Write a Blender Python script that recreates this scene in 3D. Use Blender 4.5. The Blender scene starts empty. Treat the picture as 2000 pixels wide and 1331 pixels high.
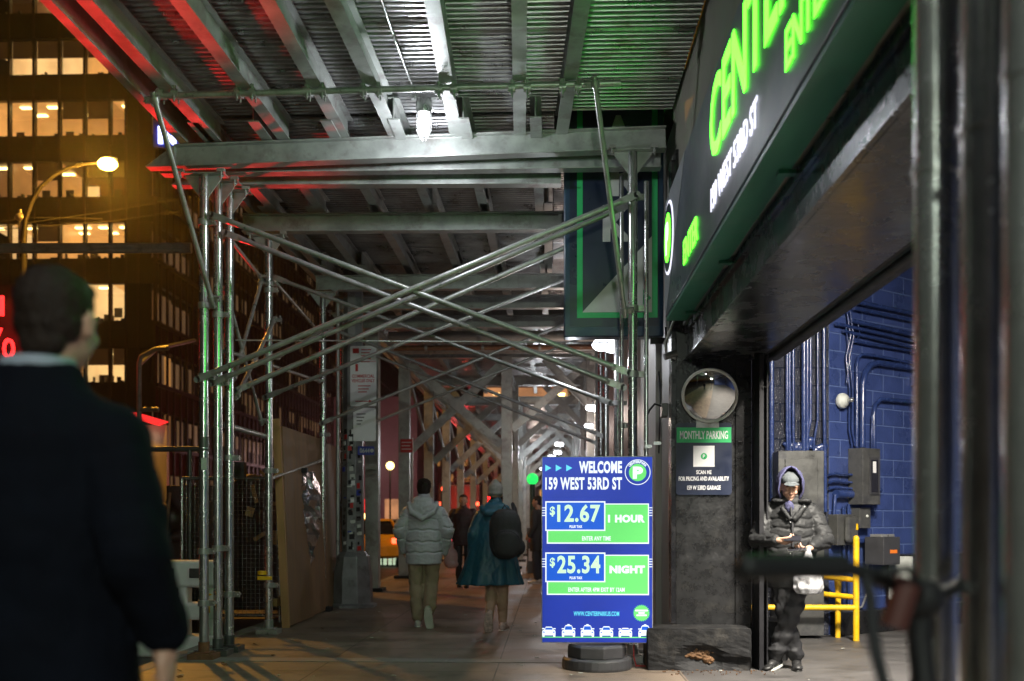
import bpy, bmesh, math, random
from math import sin, cos, pi, radians, atan2
from mathutils import Vector, Matrix
random.seed(7)
S = bpy.context.scene
C = S.collection
V = Vector
# ------------------------------------------------------------ camera, world, exposure
F = 1944.0; H = 1.29; TH = math.atan(72 / F)
cam_d = bpy.data.cameras.new('camera'); cam = bpy.data.objects.new('camera', cam_d); C.objects.link(cam)
cam.location = (0, 0, H); cam.rotation_euler = (pi / 2, 0, TH)
cam_d.lens = 35.0; cam_d.sensor_width = 36.0; cam_d.shift_y = 0.1753
cam_d.clip_start = 0.05; cam_d.clip_end = 1500
cam_d.dof.use_dof = True; cam_d.dof.focus_distance = 8.75; cam_d.dof.aperture_fstop = 1.9
S.camera = cam
W = bpy.data.worlds.new('World'); S.world = W; W.use_nodes = True
nt = W.node_tree; bg = nt.nodes['Background']
sky = nt.nodes.new('ShaderNodeTexSky'); sky.sky_type = 'NISHITA'; sky.sun_disc = False
sky.sun_elevation = radians(-4); sky.sun_rotation = radians(200)
nt.links.new(sky.outputs[0], bg.inputs[0]); bg.inputs[1].default_value = 0.06
S.view_settings.view_transform = 'Standard'; S.view_settings.look = 'None'
S.view_settings.exposure = 0.15; S.view_settings.gamma = 1.0
S.render.engine = 'CYCLES'
S.cycles.max_bounces = 6; S.cycles.diffuse_bounces = 3; S.cycles.glossy_bounces = 3
S.cycles.sample_clamp_indirect = 3.0; S.cycles.caustics_reflective = False; S.cycles.caustics_refractive = False
S.cycles.use_denoising = True

FD = V((-sin(TH), cos(TH), 0)); RT = V((cos(TH), sin(TH), 0)); O0 = V((0, 0, H))
def ray(px, py): return FD + RT * ((px - 1000) / F) + V((0, 0, (1016 - py) / F))
def at(px, py, Y):
    d = ray(px, py); t = Y / d.y; return O0 + d * t
def gr(px, py):
    d = ray(px, py); return O0 + d * (-H / d.z)
def hit(px, py, p0, n):
    d = ray(px, py); t = (V(p0) - O0).dot(n) / d.dot(n); return O0 + d * t

# ------------------------------------------------------------ mesh builder
def basis(d, up=V((0, 0, 1))):
    z = V(d).normalized()
    if abs(z.dot(up)) > .98: up = V((0, 1, 0))
    x = up.cross(z).normalized(); y = z.cross(x)
    return x, y, z
class MB:
    def __init__(s): s.v = []; s.f = []; s.sm = []; s.mi = []; s.m = 0
    def add(s, vs, fs, smooth=False):
        o = len(s.v); s.v += [V(p) for p in vs]
        for f in fs: s.f.append([i + o for i in f]); s.sm.append(smooth); s.mi.append(s.m)
        return s
    def box(s, c, sz, rz=0, M=None):
        hx, hy, hz = sz[0] / 2, sz[1] / 2, sz[2] / 2; c = V(c)
        R = M if M is not None else Matrix.Rotation(rz, 3, 'Z')
        vs = [c + R @ V((a * hx, b * hy, d * hz)) for a, b, d in ((-1,-1,-1),(1,-1,-1),(1,1,-1),(-1,1,-1),(-1,-1,1),(1,-1,1),(1,1,1),(-1,1,1))]
        return s.add(vs, [(0,3,2,1),(4,5,6,7),(0,1,5,4),(1,2,6,5),(2,3,7,6),(3,0,4,7)])
    def b(s, x0, x1, y0, y1, z0, z1): return s.box(((x0+x1)/2, (y0+y1)/2, (z0+z1)/2), (abs(x1-x0), abs(y1-y0), abs(z1-z0)))
    def bar(s, p0, p1, w, h, up=V((0,0,1))):
        p0, p1 = V(p0), V(p1); x, y, z = basis(p1 - p0, up)
        vs = [p + x * (a * w / 2) + y * (b * h / 2) for p in (p0, p1) for a, b in ((-1,-1),(1,-1),(1,1),(-1,1))]
        return s.add(vs, [(3,2,1,0),(4,5,6,7),(0,1,5,4),(1,2,6,5),(2,3,7,6),(3,0,4,7)])
    def prof(s, p0, p1, poly, up=V((0,0,1))):
        p0, p1 = V(p0), V(p1); x, y, z = basis(p1 - p0, up); n = len(poly)
        vs = [p + x * a + y * b for p in (p0, p1) for a, b in poly]
        return s.add(vs, [list(range(n))[::-1], list(range(n, 2*n))] + [(i, (i+1) % n, n + (i+1) % n, n + i) for i in range(n)])
    def ibeam(s, p0, p1, w, h, t=.012, up=V((0,0,1))):
        a, b = w / 2, h / 2; u = t / 2
        return s.prof(p0, p1, [(-a,-b),(a,-b),(a,-b+t),(u,-b+t),(u,b-t),(a,b-t),(a,b),(-a,b),(-a,b-t),(-u,b-t),(-u,-b+t),(-a,-b+t)], up)
    def channel(s, p0, p1, w, h, t=.01, up=V((0,0,1))):
        a, b = w / 2, h / 2
        return s.prof(p0, p1, [(-a,-b),(a,-b),(a,-b+t),(-a+t,-b+t),(-a+t,b-t),(a,b-t),(a,b),(-a,b)], up)
    def tube(s, p0, p1, r, r2=None, n=14, caps=True):
        p0, p1 = V(p0), V(p1); r2 = r if r2 is None else r2; x, y, z = basis(p1 - p0)
        vs = [p + (x * cos(2*pi*i/n) + y * sin(2*pi*i/n)) * q for p, q in ((p0, r), (p1, r2)) for i in range(n)]
        s.add(vs, [(i, (i+1) % n, n + (i+1) % n, n + i) for i in range(n)], True)
        if caps: s.add(vs, [list(range(n))[::-1], list(range(n, 2*n))])
        return s
    def path(s, pts, r, n=8, closed=False):
        pts = [V(p) for p in pts]; k = len(pts); rs = r if isinstance(r, (list, tuple)) else [r] * k; vs = []; px = None
        for i, p in enumerate(pts):
            d = (pts[min(i+1, k-1)] - pts[max(i-1, 0)])
            if px is None: x, y, z = basis(d)
            else:
                z = d.normalized(); x = (px - z * px.dot(z)).normalized(); y = z.cross(x)
            px = x
            vs += [p + (x * cos(2*pi*j/n) + y * sin(2*pi*j/n)) * rs[i] for j in range(n)]
        fs = [(a*n + j, a*n + (j+1) % n, (a+1)*n + (j+1) % n, (a+1)*n + j) for a in range(k-1) for j in range(n)]
        s.add(vs, fs, True); s.add(vs, [list(range(n))[::-1], list(range((k-1)*n, k*n))]); return s
    def ell(s, c, r, M=None, nu=16, nv=10, e=1.0):
        c = V(c); r = (r, r, r) if not isinstance(r, (tuple, list)) else r
        sg = lambda t: math.copysign(abs(t) ** e, t)
        vs = [V((0, 0, -r[2]))]
        for i in range(1, nv):
            ph = -pi/2 + pi * i / nv
            for j in range(nu):
                th = 2*pi*j/nu; vs.append(V((sg(cos(ph)) * cos(th) * r[0], sg(cos(ph)) * sin(th) * r[1], sg(sin(ph)) * r[2])))
        vs.append(V((0, 0, r[2])))
        fs = [(0, 1 + (j+1) % nu, 1 + j) for j in range(nu)]
        for i in range(nv - 2):
            for j in range(nu): a = 1 + i*nu; fs.append((a + j, a + (j+1) % nu, a + nu + (j+1) % nu, a + nu + j))
        a = 1 + (nv-2)*nu; fs += [(a + j, a + (j+1) % nu, a + nu) for j in range(nu)]
        if M is not None: vs = [M @ v for v in vs]
        return s.add([c + v for v in vs], fs, True)
    def cap(s, p0, p1, r0, r1=None, n=12):
        r1 = r0 if r1 is None else r1
        s.tube(p0, p1, r0, r1, n); s.ell(p0, r0, nu=n, nv=8); s.ell(p1, r1, nu=n, nv=8); return s
    def chain(s, pts, rs):
        for i in range(len(pts) - 1): s.cap(pts[i], pts[i+1], rs[i], rs[i+1])
        return s
    def rings(s, rs, n=24):
        # rs: (z, cx, cy, rx, ry) from bottom to top, closed solid
        vs = [V((cx + rx * cos(2*pi*j/n), cy + ry * sin(2*pi*j/n), z)) for z, cx, cy, rx, ry in rs for j in range(n)]; k = len(rs)
        s.add(vs, [(a*n + j, a*n + (j+1) % n, (a+1)*n + (j+1) % n, (a+1)*n + j) for a in range(k-1) for j in range(n)] , True)
        return s.add(vs, [list(range(n))[::-1], list(range((k-1)*n, k*n))])
    def lathe(s, c, pr, n=24, M=None, smooth=True):
        c = V(c); vs = []
        for r, z in pr:
            for j in range(n):
                p = V((r * cos(2*pi*j/n), r * sin(2*pi*j/n), z)); vs.append(c + (M @ p if M is not None else p))
        k = len(pr)
        s.add(vs, [(a*n + j, a*n + (j+1) % n, (a+1)*n + (j+1) % n, (a+1)*n + j) for a in range(k-1) for j in range(n)], smooth)
        return s.add(vs, [list(range(n))[::-1], list(range((k-1)*n, k*n))])
    def poly(s, M, pts, z0=0.0, z1=.004):
        # polygon in frame M (4x4) extruded from z0 to z1
        n = len(pts); vs = [M @ V((x, y, z)) for z in (z0, z1) for x, y in pts]
        return s.add(vs, [list(range(n))[::-1], list(range(n, 2*n))] + [(i, (i+1) % n, n + (i+1) % n, n + i) for i in range(n)])
    def rect(s, M, x0, x1, y0, y1, z0=0.0, z1=.004): return s.poly(M, [(x0,y0),(x1,y0),(x1,y1),(x0,y1)], z0, z1)
    def disc(s, M, cx, cy, r, z0=0.0, z1=.004, n=40): return s.poly(M, [(cx + r*cos(2*pi*i/n), cy + r*sin(2*pi*i/n)) for i in range(n)], z0, z1)
    def ring(s, M, cx, cy, r0, r1, z0=0.0, z1=.004, n=40):
        vs = [M @ V((cx + r*cos(2*pi*i/n), cy + r*sin(2*pi*i/n), z)) for z in (z0, z1) for r in (r0, r1) for i in range(n)]
        fs = []
        for i in range(n):
            j = (i+1) % n; fs += [(2*n+i, 3*n+i, 3*n+j, 2*n+j), (i, j, n+j, n+i), (n+i, n+j, 3*n+j, 3*n+i), (i, 2*n+i, 2*n+j, j)]
        return s.add(vs, fs)
    def mesh(s, name, off=V((0,0,0))):
        me = bpy.data.meshes.new(name)
        me.from_pydata([tuple(v - off) for v in s.v], [], s.f)
        me.polygons.foreach_set('use_smooth', s.sm)
        if any(s.mi): me.polygons.foreach_set('material_index', s.mi)
        me.update(); return me
    def build(s, name, m, parent=None, bevel=0, world=True):
        off = V((0,0,0)); p = parent
        while p is not None and world: off = off + p.location; p = p.parent
        me = s.mesh(name, off)
        for q in (m if isinstance(m, list) else [m]): me.materials.append(q)
        o = bpy.data.objects.new(name, me); C.objects.link(o); o.parent = parent
        if bevel:
            b = o.modifiers.new('bevel', 'BEVEL'); b.width = bevel; b.segments = 2; b.limit_method = 'ANGLE'; b.angle_limit = .6
        return o
from mathutils import noise
def solidify(s, name, m, parent, voxel=.01, smooth=3, world=True, fn=None, wr=None):
    """melt overlapping closed shapes into one continuous skin"""
    me = s.mesh(name + '_src'); t = bpy.data.objects.new('t', me); C.objects.link(t)
    r = t.modifiers.new('r', 'REMESH'); r.mode = 'VOXEL'; r.voxel_size = voxel
    if smooth: q = t.modifiers.new('s', 'SMOOTH'); q.iterations = smooth; q.factor = .5
    dg = bpy.context.evaluated_depsgraph_get(); dg.update()
    nm = bpy.data.meshes.new_from_object(t.evaluated_get(dg)); bpy.data.objects.remove(t)
    nm.name = name
    off = V((0,0,0)); p = parent
    while p is not None and world: off = off + p.location; p = p.parent
    nrm = [v.normal.copy() for v in nm.vertices] if wr else None
    for v in nm.vertices:
        co = v.co.copy()
        if wr:
            q = V((co.x * wr[1], co.y * wr[1], co.z * wr[1] * wr[2])); k = abs(noise.noise(q)) + .5 * abs(noise.noise(q * 2.3)); co = co + nrm[v.index] * (wr[0] * (k - .35))
        if fn: co = fn(co)
        v.co = co - off
    nm.polygons.foreach_set('use_smooth', [True] * len(nm.polygons))
    nm.materials.clear(); nm.materials.append(m)
    for pl in nm.polygons: pl.material_index = 0
    o = bpy.data.objects.new(name, nm); C.objects.link(o); o.parent = parent; return o
def frame(o, x, y):
    x = V(x).normalized(); y = V(y); y = (y - x * y.dot(x)).normalized(); z = x.cross(y)
    M = Matrix((x, y, z)).transposed().to_4x4(); M.translation = V(o); return M
TXT = {}
def text(mb, s, M, cx, cy, w, h, z0=0.0, z1=.004, bold=.0, align='C', sp=1.0):
    key = (s, bold, sp)
    if key not in TXT:
        cu = bpy.data.curves.new('t', 'FONT'); cu.body = s; cu.offset = bold; cu.resolution_u = 3; cu.extrude = .5; cu.space_character = sp
        o = bpy.data.objects.new('t', cu); C.objects.link(o)
        dg = bpy.context.evaluated_depsgraph_get(); dg.update()
        me = bpy.data.meshes.new_from_object(o.evaluated_get(dg))
        TXT[key] = ([v.co.copy() for v in me.vertices], [list(p.vertices) for p in me.polygons])
        bpy.data.objects.remove(o)
    vs, fs = TXT[key]
    x0 = min(v.x for v in vs); x1 = max(v.x for v in vs); y0 = min(v.y for v in vs); y1 = max(v.y for v in vs)
    k = w / (x1 - x0) if w else h / (y1 - y0) * .8
    wd = k * (x1 - x0); xo = {'C': cx - wd/2, 'L': cx, 'R': cx - wd}[align]
    out = [M @ V((xo + (v.x - x0) * k, cy - h/2 + (v.y - y0) * h / (y1 - y0), z0 + (z1 - z0) * (v.z + .5))) for v in vs]
    mb.add(out, fs)

# ------------------------------------------------------------ scene tree helpers
def tag(o, label=None, cat=None, group=None, kind=None):
    if label: o['label'] = label
    if cat: o['category'] = cat
    if group: o['group'] = group
    if kind: o['kind'] = kind
    return o
def thing(name, label, cat, loc=(0,0,0), group=None, kind=None):
    o = bpy.data.objects.new(name, None); C.objects.link(o); o.location = loc; o.empty_display_size = .2
    return tag(o, label, cat, group, kind)
def copy_tree(o, parent=None):
    c = o.copy(); C.objects.link(c); c.parent = parent
    for ch in list(o.children): copy_tree(ch, c)
    return c
def light(name, kind, loc, energy, col, parent=None, size=.1, rot=None, sy=None, spot=None):
    l = bpy.data.lights.new(name, kind); l.energy = energy; l.color = col
    if kind == 'AREA':
        l.size = size
        if sy: l.shape = 'RECTANGLE'; l.size_y = sy
    else: l.shadow_soft_size = size
    if spot: l.spot_size = spot; l.spot_blend = .5
    o = bpy.data.objects.new(name, l); C.objects.link(o)
    off = V((0,0,0)); p = parent
    while p is not None: off = off + p.location; p = p.parent
    o.location = V(loc) - off; o.parent = parent
    if rot is not None: o.rotation_euler = V(rot).to_track_quat('-Z', 'Y').to_euler()
    return o

# ------------------------------------------------------------ materials
def pmat(name, col, rough=.5, metal=0.0, var=.2, nscale=6, bump=0.0, bscale=60, rvar=.12, spec=.5, coat=0.0, dirt=None, dscale=3, stretch=None, sub=None):
    m = bpy.data.materials.new(name); m.use_nodes = True; t = m.node_tree; n = t.nodes; L = t.links.new
    p = n['Principled BSDF']; p.inputs['Metallic'].default_value = metal; p.inputs['Specular IOR Level'].default_value = spec
    if coat: p.inputs['Coat Weight'].default_value = coat; p.inputs['Coat Roughness'].default_value = .15
    tc = n.new('ShaderNodeTexCoord'); vec = tc.outputs['Object']
    if stretch:
        mp = n.new('ShaderNodeMapping'); mp.inputs['Scale'].default_value = stretch; L(vec, mp.inputs[0]); vec = mp.outputs[0]
    nz = n.new('ShaderNodeTexNoise'); nz.inputs['Scale'].default_value = nscale; nz.inputs['Detail'].default_value = 6; nz.inputs['Roughness'].default_value = .65; L(vec, nz.inputs['Vector'])
    rp = n.new('ShaderNodeValToRGB'); a = [max(0, c * (1 - var)) for c in col]; b = [min(1, c * (1 + var)) for c in col]
    rp.color_ramp.elements[0].position = .3; rp.color_ramp.elements[1].position = .7
    rp.color_ramp.elements[0].color = (*a, 1); rp.color_ramp.elements[1].color = (*b, 1); L(nz.outputs[0], rp.inputs[0])
    out = rp.outputs[0]
    if dirt:
        n2 = n.new('ShaderNodeTexNoise'); n2.inputs['Scale'].default_value = dscale; n2.inputs['Detail'].default_value = 8; n2.inputs['Roughness'].default_value = .7; L(vec, n2.inputs['Vector'])
        r2 = n.new('ShaderNodeValToRGB'); r2.color_ramp.elements[0].position = .52; r2.color_ramp.elements[1].position = .68; L(n2.outputs[0], r2.inputs[0])
        mx = n.new('ShaderNodeMixRGB'); mx.inputs[2].default_value = (*dirt, 1); L(r2.outputs[0], mx.inputs[0]); L(out, mx.inputs[1]); out = mx.outputs[0]
    L(out, p.inputs['Base Color'])
    mr = n.new('ShaderNodeMapRange'); mr.inputs[3].default_value = max(.03, rough - rvar); mr.inputs[4].default_value = min(1, rough + rvar)
    mr.inputs[1].default_value = .3; mr.inputs[2].default_value = .7; L(nz.outputs[0], mr.inputs[0]); L(mr.outputs[0], p.inputs['Roughness'])
    if bump:
        n3 = n.new('ShaderNodeTexNoise'); n3.inputs['Scale'].default_value = bscale; n3.inputs['Detail'].default_value = 4; L(vec, n3.inputs['Vector'])
        bp = n.new('ShaderNodeBump'); bp.inputs['Strength'].default_value = bump; bp.inputs['Distance'].default_value = .01
        L(n3.outputs[0], bp.inputs['Height']); L(bp.outputs[0], p.inputs['Normal'])
    return m
def emat(name, col, st=1.0, var=0.0, nscale=1.0):
    m = bpy.data.materials.new(name); m.use_nodes = True; t = m.node_tree; n = t.nodes; L = t.links.new
    p = n['Principled BSDF']; p.inputs['Base Color'].default_value = (*[min(.5, c * .3) for c in col], 1); p.inputs['Roughness'].default_value = .4
    p.inputs['Emission Color'].default_value = (*col, 1); p.inputs['Emission Strength'].default_value = st
    if var:
        tc = n.new('ShaderNodeTexCoord'); nz = n.new('ShaderNodeTexNoise'); nz.inputs['Scale'].default_value = nscale; nz.inputs['Detail'].default_value = 5
        L(tc.outputs['Object'], nz.inputs['Vector']); rp = n.new('ShaderNodeValToRGB'); rp.color_ramp.elements[0].position = .35; rp.color_ramp.elements[1].position = .65
        rp.color_ramp.elements[0].color = (*[c * (1 - var) for c in col], 1); rp.color_ramp.elements[1].color = (*[min(1, c * (1 + var * .5)) for c in col], 1)
        L(nz.outputs[0], rp.inputs[0]); L(rp.outputs[0], p.inputs['Emission Color'])
    return m
def block_mat(name, col, mortar, rough, bump, sparkle=0):
    m = pmat(name, col, rough, 0, .25, 2.5); t = m.node_tree; n = t.nodes; L = t.links.new; p = n['Principled BSDF']
    tc = [x for x in n if x.type == 'TEX_COORD'][0]
    br = n.new('ShaderNodeTexBrick'); br.offset = .5; br.inputs['Scale'].default_value = 1; br.inputs['Brick Width'].default_value = .4; br.inputs['Row Height'].default_value = .2
    br.inputs['Mortar Size'].default_value = .009; br.inputs['Mortar Smooth'].default_value = .4
    sx = n.new('ShaderNodeSeparateXYZ'); cx = n.new('ShaderNodeCombineXYZ'); L(tc.outputs['Object'], sx.inputs[0]); L(sx.outputs[0], cx.inputs[0]); L(sx.outputs[2], cx.inputs[1]); L(cx.outputs[0], br.inputs['Vector'])
    mx = n.new('ShaderNodeMixRGB'); src = p.inputs['Base Color'].links[0].from_socket; L(br.outputs['Fac'], mx.inputs[0]); L(src, mx.inputs[1]); mx.inputs[2].default_value = (*mortar, 1); L(mx.outputs[0], p.inputs['Base Color'])
    nz = n.new('ShaderNodeTexNoise'); nz.inputs['Scale'].default_value = 45 if not sparkle else 70; nz.inputs['Detail'].default_value = 5; L(tc.outputs['Object'], nz.inputs['Vector'])
    ma = n.new('ShaderNodeMath'); ma.operation = 'MULTIPLY_ADD'; ma.inputs[1].default_value = -1.2; L(br.outputs['Fac'], ma.inputs[0]); 
    ms = n.new('ShaderNodeMath'); ms.operation = 'MULTIPLY'; ms.inputs[1].default_value = .5 if not sparkle else 2.2; L(nz.outputs[0], ms.inputs[0]); L(ms.outputs[0], ma.inputs[2])
    bp = n.new('ShaderNodeBump'); bp.inputs['Strength'].default_value = bump; bp.inputs['Distance'].default_value = .012; L(ma.outputs[0], bp.inputs['Height']); L(bp.outputs[0], p.inputs['Normal'])
    return m
M = {}
M['galv'] = pmat('galvanised_steel', (.52,.53,.52), .25, .85, .12, 9, .02, 90, rvar=.05, dirt=(.42,.42,.40), dscale=6)
M['galv2'] = pmat('weathered_steel_pipe', (.34,.34,.33), .36, .45, .2, 8, .06, 80, dirt=(.24,.23,.20), dscale=6)
M['alu'] = pmat('grey_aluminium_beam', (.35,.365,.345), .42, .55, .22, 5, .06, 70, dirt=(.23,.21,.2), dscale=4)
M['deck'] = pmat('corrugated_steel_deck', (.30,.30,.30), .34, .8, .4, 3, .05, 60, dirt=(.17,.14,.12), dscale=2.2)
M['rust'] = pmat('rusty_metal', (.22,.1,.05), .7, .3, .4, 20, .4, 60)
M['black_gloss'] = pmat('glossy_black_paint', (.011,.011,.013), .26, 0, .5, 3, .3, 16, rvar=.14, coat=.15, dirt=(.035,.033,.033), dscale=3)
M['black_rough'] = pmat('scuffed_black_masonry', (.014,.014,.0145), .3, 0, .35, 9, .22, 40, dirt=(.027,.026,.024), dscale=5)
M['block_black'] = pmat('chipped_black_concrete', (.016,.016,.0165), .6, 0, .5, 9, .35, 50, spec=.2, dirt=(.045,.042,.038), dscale=6)
M['black'] = pmat('black_rubber', (.012,.012,.014), .6, 0, .3, 8, spec=.3)
M['charcoal'] = pmat('charcoal_plastic', (.045,.045,.048), .45, 0, .2, 8, .1)
M['graybox'] = pmat('dark_grey_enamel', (.085,.085,.08), .38, .2, .3, 5, .1, 40, dirt=(.04,.04,.045), dscale=4)
M['wood'] = pmat('plywood', (.24,.135,.07), .7, 0, .25, 5, .15, 40, stretch=(1,1,.12), dirt=(.2,.12,.07), dscale=3)
M['stud'] = pmat('orange_timber_stud', (.42,.22,.09), .65, 0, .25, 6, .15, 40, stretch=(1,1,.1))
M['white'] = pmat('white_paint', (.75,.75,.73), .5, 0, .08, 6, .05)
M['yellow'] = pmat('yellow_paint', (.80,.47,.01), .38, 0, .12, 9, .1, 40, dirt=(.45,.28,.06), dscale=8)
M['taxi'] = pmat('taxi_yellow', (.85,.42,.02), .25, 0, .05, 4, coat=.5)
M['carred'] = pmat('dark_car_paint', (.06,.05,.055), .25, .2, .1, 4, coat=.5)
M['carsil'] = pmat('silver_car_paint', (.35,.34,.34), .3, .4, .1, 4, coat=.5)
M['glass'] = pmat('dark_glass', (.02,.02,.025), .08, 0, .1, 3)
M['navy'] = pmat('navy_sign_paint', (.008,.014,.038), .35, 0, .2, 3, .04, 30)
M['navyblue'] = pmat('dark_blue_sign_frame', (.006,.032,.07), .4, 0, .2, 5)
M['sgreen'] = pmat('green_sign_paint', (.02,.42,.12), .45, 0, .12, 4)
M['cream'] = pmat('pale_sign_lettering', (.52,.54,.50), .5, 0, .1, 5)
M['signwhite'] = pmat('white_sign_print', (.8,.8,.8), .4, 0, .05, 5)
M['signgray'] = pmat('slate_sign_face', (.06,.08,.115), .38, 0, .15, 1.5, .03, 20)
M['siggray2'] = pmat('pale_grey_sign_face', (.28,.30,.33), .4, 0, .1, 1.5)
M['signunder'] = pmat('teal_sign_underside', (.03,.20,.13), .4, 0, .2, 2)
M['wallolive'] = pmat('olive_render_wall', (.20,.19,.15), .6, 0, .15, 1.2, .1, 30, dirt=(.15,.14,.11), dscale=1)
M['pilaster'] = pmat('metal_clad_wall', (.33,.315,.285), .5, .1, .15, 1.5, .05, 30, stretch=(1,1,.25))
M['concrete'] = None
M['redsign'] = pmat('red_sign', (.5,.02,.02), .45, 0, .1, 4)
M['bluesign'] = pmat('blue_sign', (.02,.04,.3), .45, 0, .1, 4)
M['graypole'] = pmat('grey_painted_pole', (.20,.205,.21), .45, .3, .25, 5, .15, 50, dirt=(.1,.1,.1), dscale=6)
M['foil'] = pmat('silver_foil_wrap', (.55,.53,.56), .22, .9, .1, 8, .9, 14)
M['bagwhite'] = None
M['cond'] = pmat('blue_painted_conduit', (.02,.038,.13), .22, 0, .3, 12, .3, 60, coat=.4)
M['wire'] = pmat('dark_wire', (.03,.03,.03), .6)
M['orange'] = pmat('orange_label', (.8,.2,.02), .5, 0, .05)
M['mirror'] = pmat('convex_mirror', (.85,.86,.85), .04, 1.0, .02, 3, rvar=.01)
M['darkfac'] = pmat('dark_bronze_facade', (.020,.014,.010), .6, .1, .2, .3)
M['darkfac2'] = pmat('maroon_facade', (.09,.045,.042), .6, 0, .25, .3)
M['mullion'] = pmat('bronze_mullion', (.04,.027,.02), .5, .2, .2, .5)
# emitters
M['e_green'] = emat('green_led_letter', (.085,1.0,.025), 5.0)
M['e_white'] = emat('white_led_letter', (.85,.85,1.0), 1.2)
M['e_blue'] = emat('blue_screen', (.010,.035,.36), 1.0, .25, 1.3)
M['e_blue2'] = emat('light_blue_screen', (.004,.10,.62), 1.0)
M['e_lime'] = emat('green_screen', (.14,.72,.16), 1.0)
M['e_scrwhite'] = emat('white_screen', (.85,.93,.95), 1.0)
M['e_lime2'] = emat('pale_screen_digit', (.62,.92,.62), 1.0)
M['e_cyan'] = emat('cyan_screen', (.12,.68,.85), 1.0)
M['e_lamp'] = emat('white_hot_lamp', (.9,.93,1.0), 14)
M['e_sodium'] = emat('sodium_lamp', (1.0,.62,.10), 40)
M['e_awning'] = emat('red_awning_glow', (1.0,.03,.03), 1.1)
M['e_red'] = emat('red_neon', (1.0,.02,.02), 3.5)
M['e_redlow'] = emat('red_lamp_glow', (.9,.02,.02), 1.0, .5, 3)
M['e_tail'] = emat('tail_light', (1.0,.10,.04), 4)
M['e_yel'] = emat('yellow_lamp', (1.0,.75,.25), 4)
M['e_greenl'] = emat('green_globe', (.02,.8,.12), 1.2)
M['e_shop'] = emat('lit_shop_interior', (.55,.25,.11), .9, .5, .5)
for i, (c, s_) in enumerate([((.80,.38,.10), .7), ((.66,.30,.08), .45), ((.40,.18,.06), .3), ((.95,.56,.22), .8), ((.16,.07,.02), .14), ((.36,.21,.10), .22)]):
    M['room%d' % i] = emat('lit_room_%s' % 'abcdef'[i], c, s_, .35, .35)
M['e_ceil'] = emat('office_ceiling_light', (1.0,.78,.28), 5.0)
def concrete(name, col, jx, jy, rough=.55, ox=0, oy=0):
    m = pmat(name, col, rough, 0, .4, 1.1, 0, rvar=.18, dirt=[c * .45 for c in col], dscale=1.9); t = m.node_tree; n = t.nodes; L = t.links.new; p = n['Principled BSDF']
    tc = [x for x in n if x.type == 'TEX_COORD'][0]; mp = n.new('ShaderNodeMapping'); mp.inputs['Location'].default_value = (ox, oy, 0); L(tc.outputs['Object'], mp.inputs[0])
    br = n.new('ShaderNodeTexBrick'); br.offset = 0; br.inputs['Scale'].default_value = 1; br.inputs['Brick Width'].default_value = jx; br.inputs['Row Height'].default_value = jy
    br.inputs['Mortar Size'].default_value = .007; br.inputs['Mortar Smooth'].default_value = .3; L(mp.outputs[0], br.inputs['Vector'])
    vr = n.new('ShaderNodeMixRGB'); vr.blend_type = 'MULTIPLY'; vr.inputs[0].default_value = .35
    br.inputs['Color1'].default_value = (1,1,1,1); br.inputs['Color2'].default_value = (.62,.6,.58,1); br.inputs['Mortar'].default_value = (.12,.12,.12,1)
    src = p.inputs['Base Color'].links[0].from_socket; L(src, vr.inputs[1]); L(br.outputs['Color'], vr.inputs[2])
    mx = n.new('ShaderNodeMixRGB'); L(br.outputs['Fac'], mx.inputs[0]); L(vr.outputs[0], mx.inputs[1]); mx.inputs[2].default_value = (*[c * .25 for c in col], 1)
    # gum spots
    vo = n.new('ShaderNodeTexVoronoi'); vo.inputs['Scale'].default_value = 3.2; L(tc.outputs['Object'], vo.inputs['Vector'])
    lt = n.new('ShaderNodeMath'); lt.operation = 'LESS_THAN'; lt.inputs[1].default_value = .075; L(vo.outputs['Distance'], lt.inputs[0])
    gm = n.new('ShaderNodeMixRGB'); gm.inputs[2].default_value = (*[c * .45 for c in col], 1); sc2 = n.new('ShaderNodeMath'); sc2.operation = 'MULTIPLY'; sc2.inputs[1].default_value = .7
    L(lt.outputs[0], sc2.inputs[0]); L(sc2.outputs[0], gm.inputs[0]); L(mx.outputs[0], gm.inputs[1]); L(gm.outputs[0], p.inputs['Base Color'])
    nz = n.new('ShaderNodeTexNoise'); nz.inputs['Scale'].default_value = 90; nz.inputs['Detail'].default_value = 6; L(tc.outputs['Object'], nz.inputs['Vector'])
    ma = n.new('ShaderNodeMath'); ma.operation = 'MULTIPLY_ADD'; ma.inputs[1].default_value = -1.5; L(br.outputs['Fac'], ma.inputs[0]); L(nz.outputs[0], ma.inputs[2])
    bp = n.new('ShaderNodeBump'); bp.inputs['Strength'].default_value = .5; bp.inputs['Distance'].default_value = .006; L(ma.outputs[0], bp.inputs['Height']); L(bp.outputs[0], p.inputs['Normal'])
    return m
M['walk'] = concrete('sidewalk_concrete', (.215,.168,.128), 1.55, 1.5, .5, .45, .55)
M['asphalt'] = pmat('asphalt', (.055,.052,.05), .55, 0, .35, 2, .5, 120, dirt=(.035,.033,.032), dscale=1)
M['gfloor'] = pmat('worn_garage_floor', (.085,.08,.077), .5, 0, .4, 1.6, .25, 60, dirt=(.04,.038,.036), dscale=1.8, stretch=(1,2.2,1))
M['kerb'] = pmat('granite_kerb', (.25,.23,.21), .6, 0, .2, 6, .3, 60)
M['blockblue'] = block_mat('blue_painted_block', (.038,.062,.19), (.10,.15,.34), .33, .9)
M['blockdark'] = block_mat('glossy_black_blue_block', (.04,.043,.06), (.015,.02,.04), .2, 1.0, 1)
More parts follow.
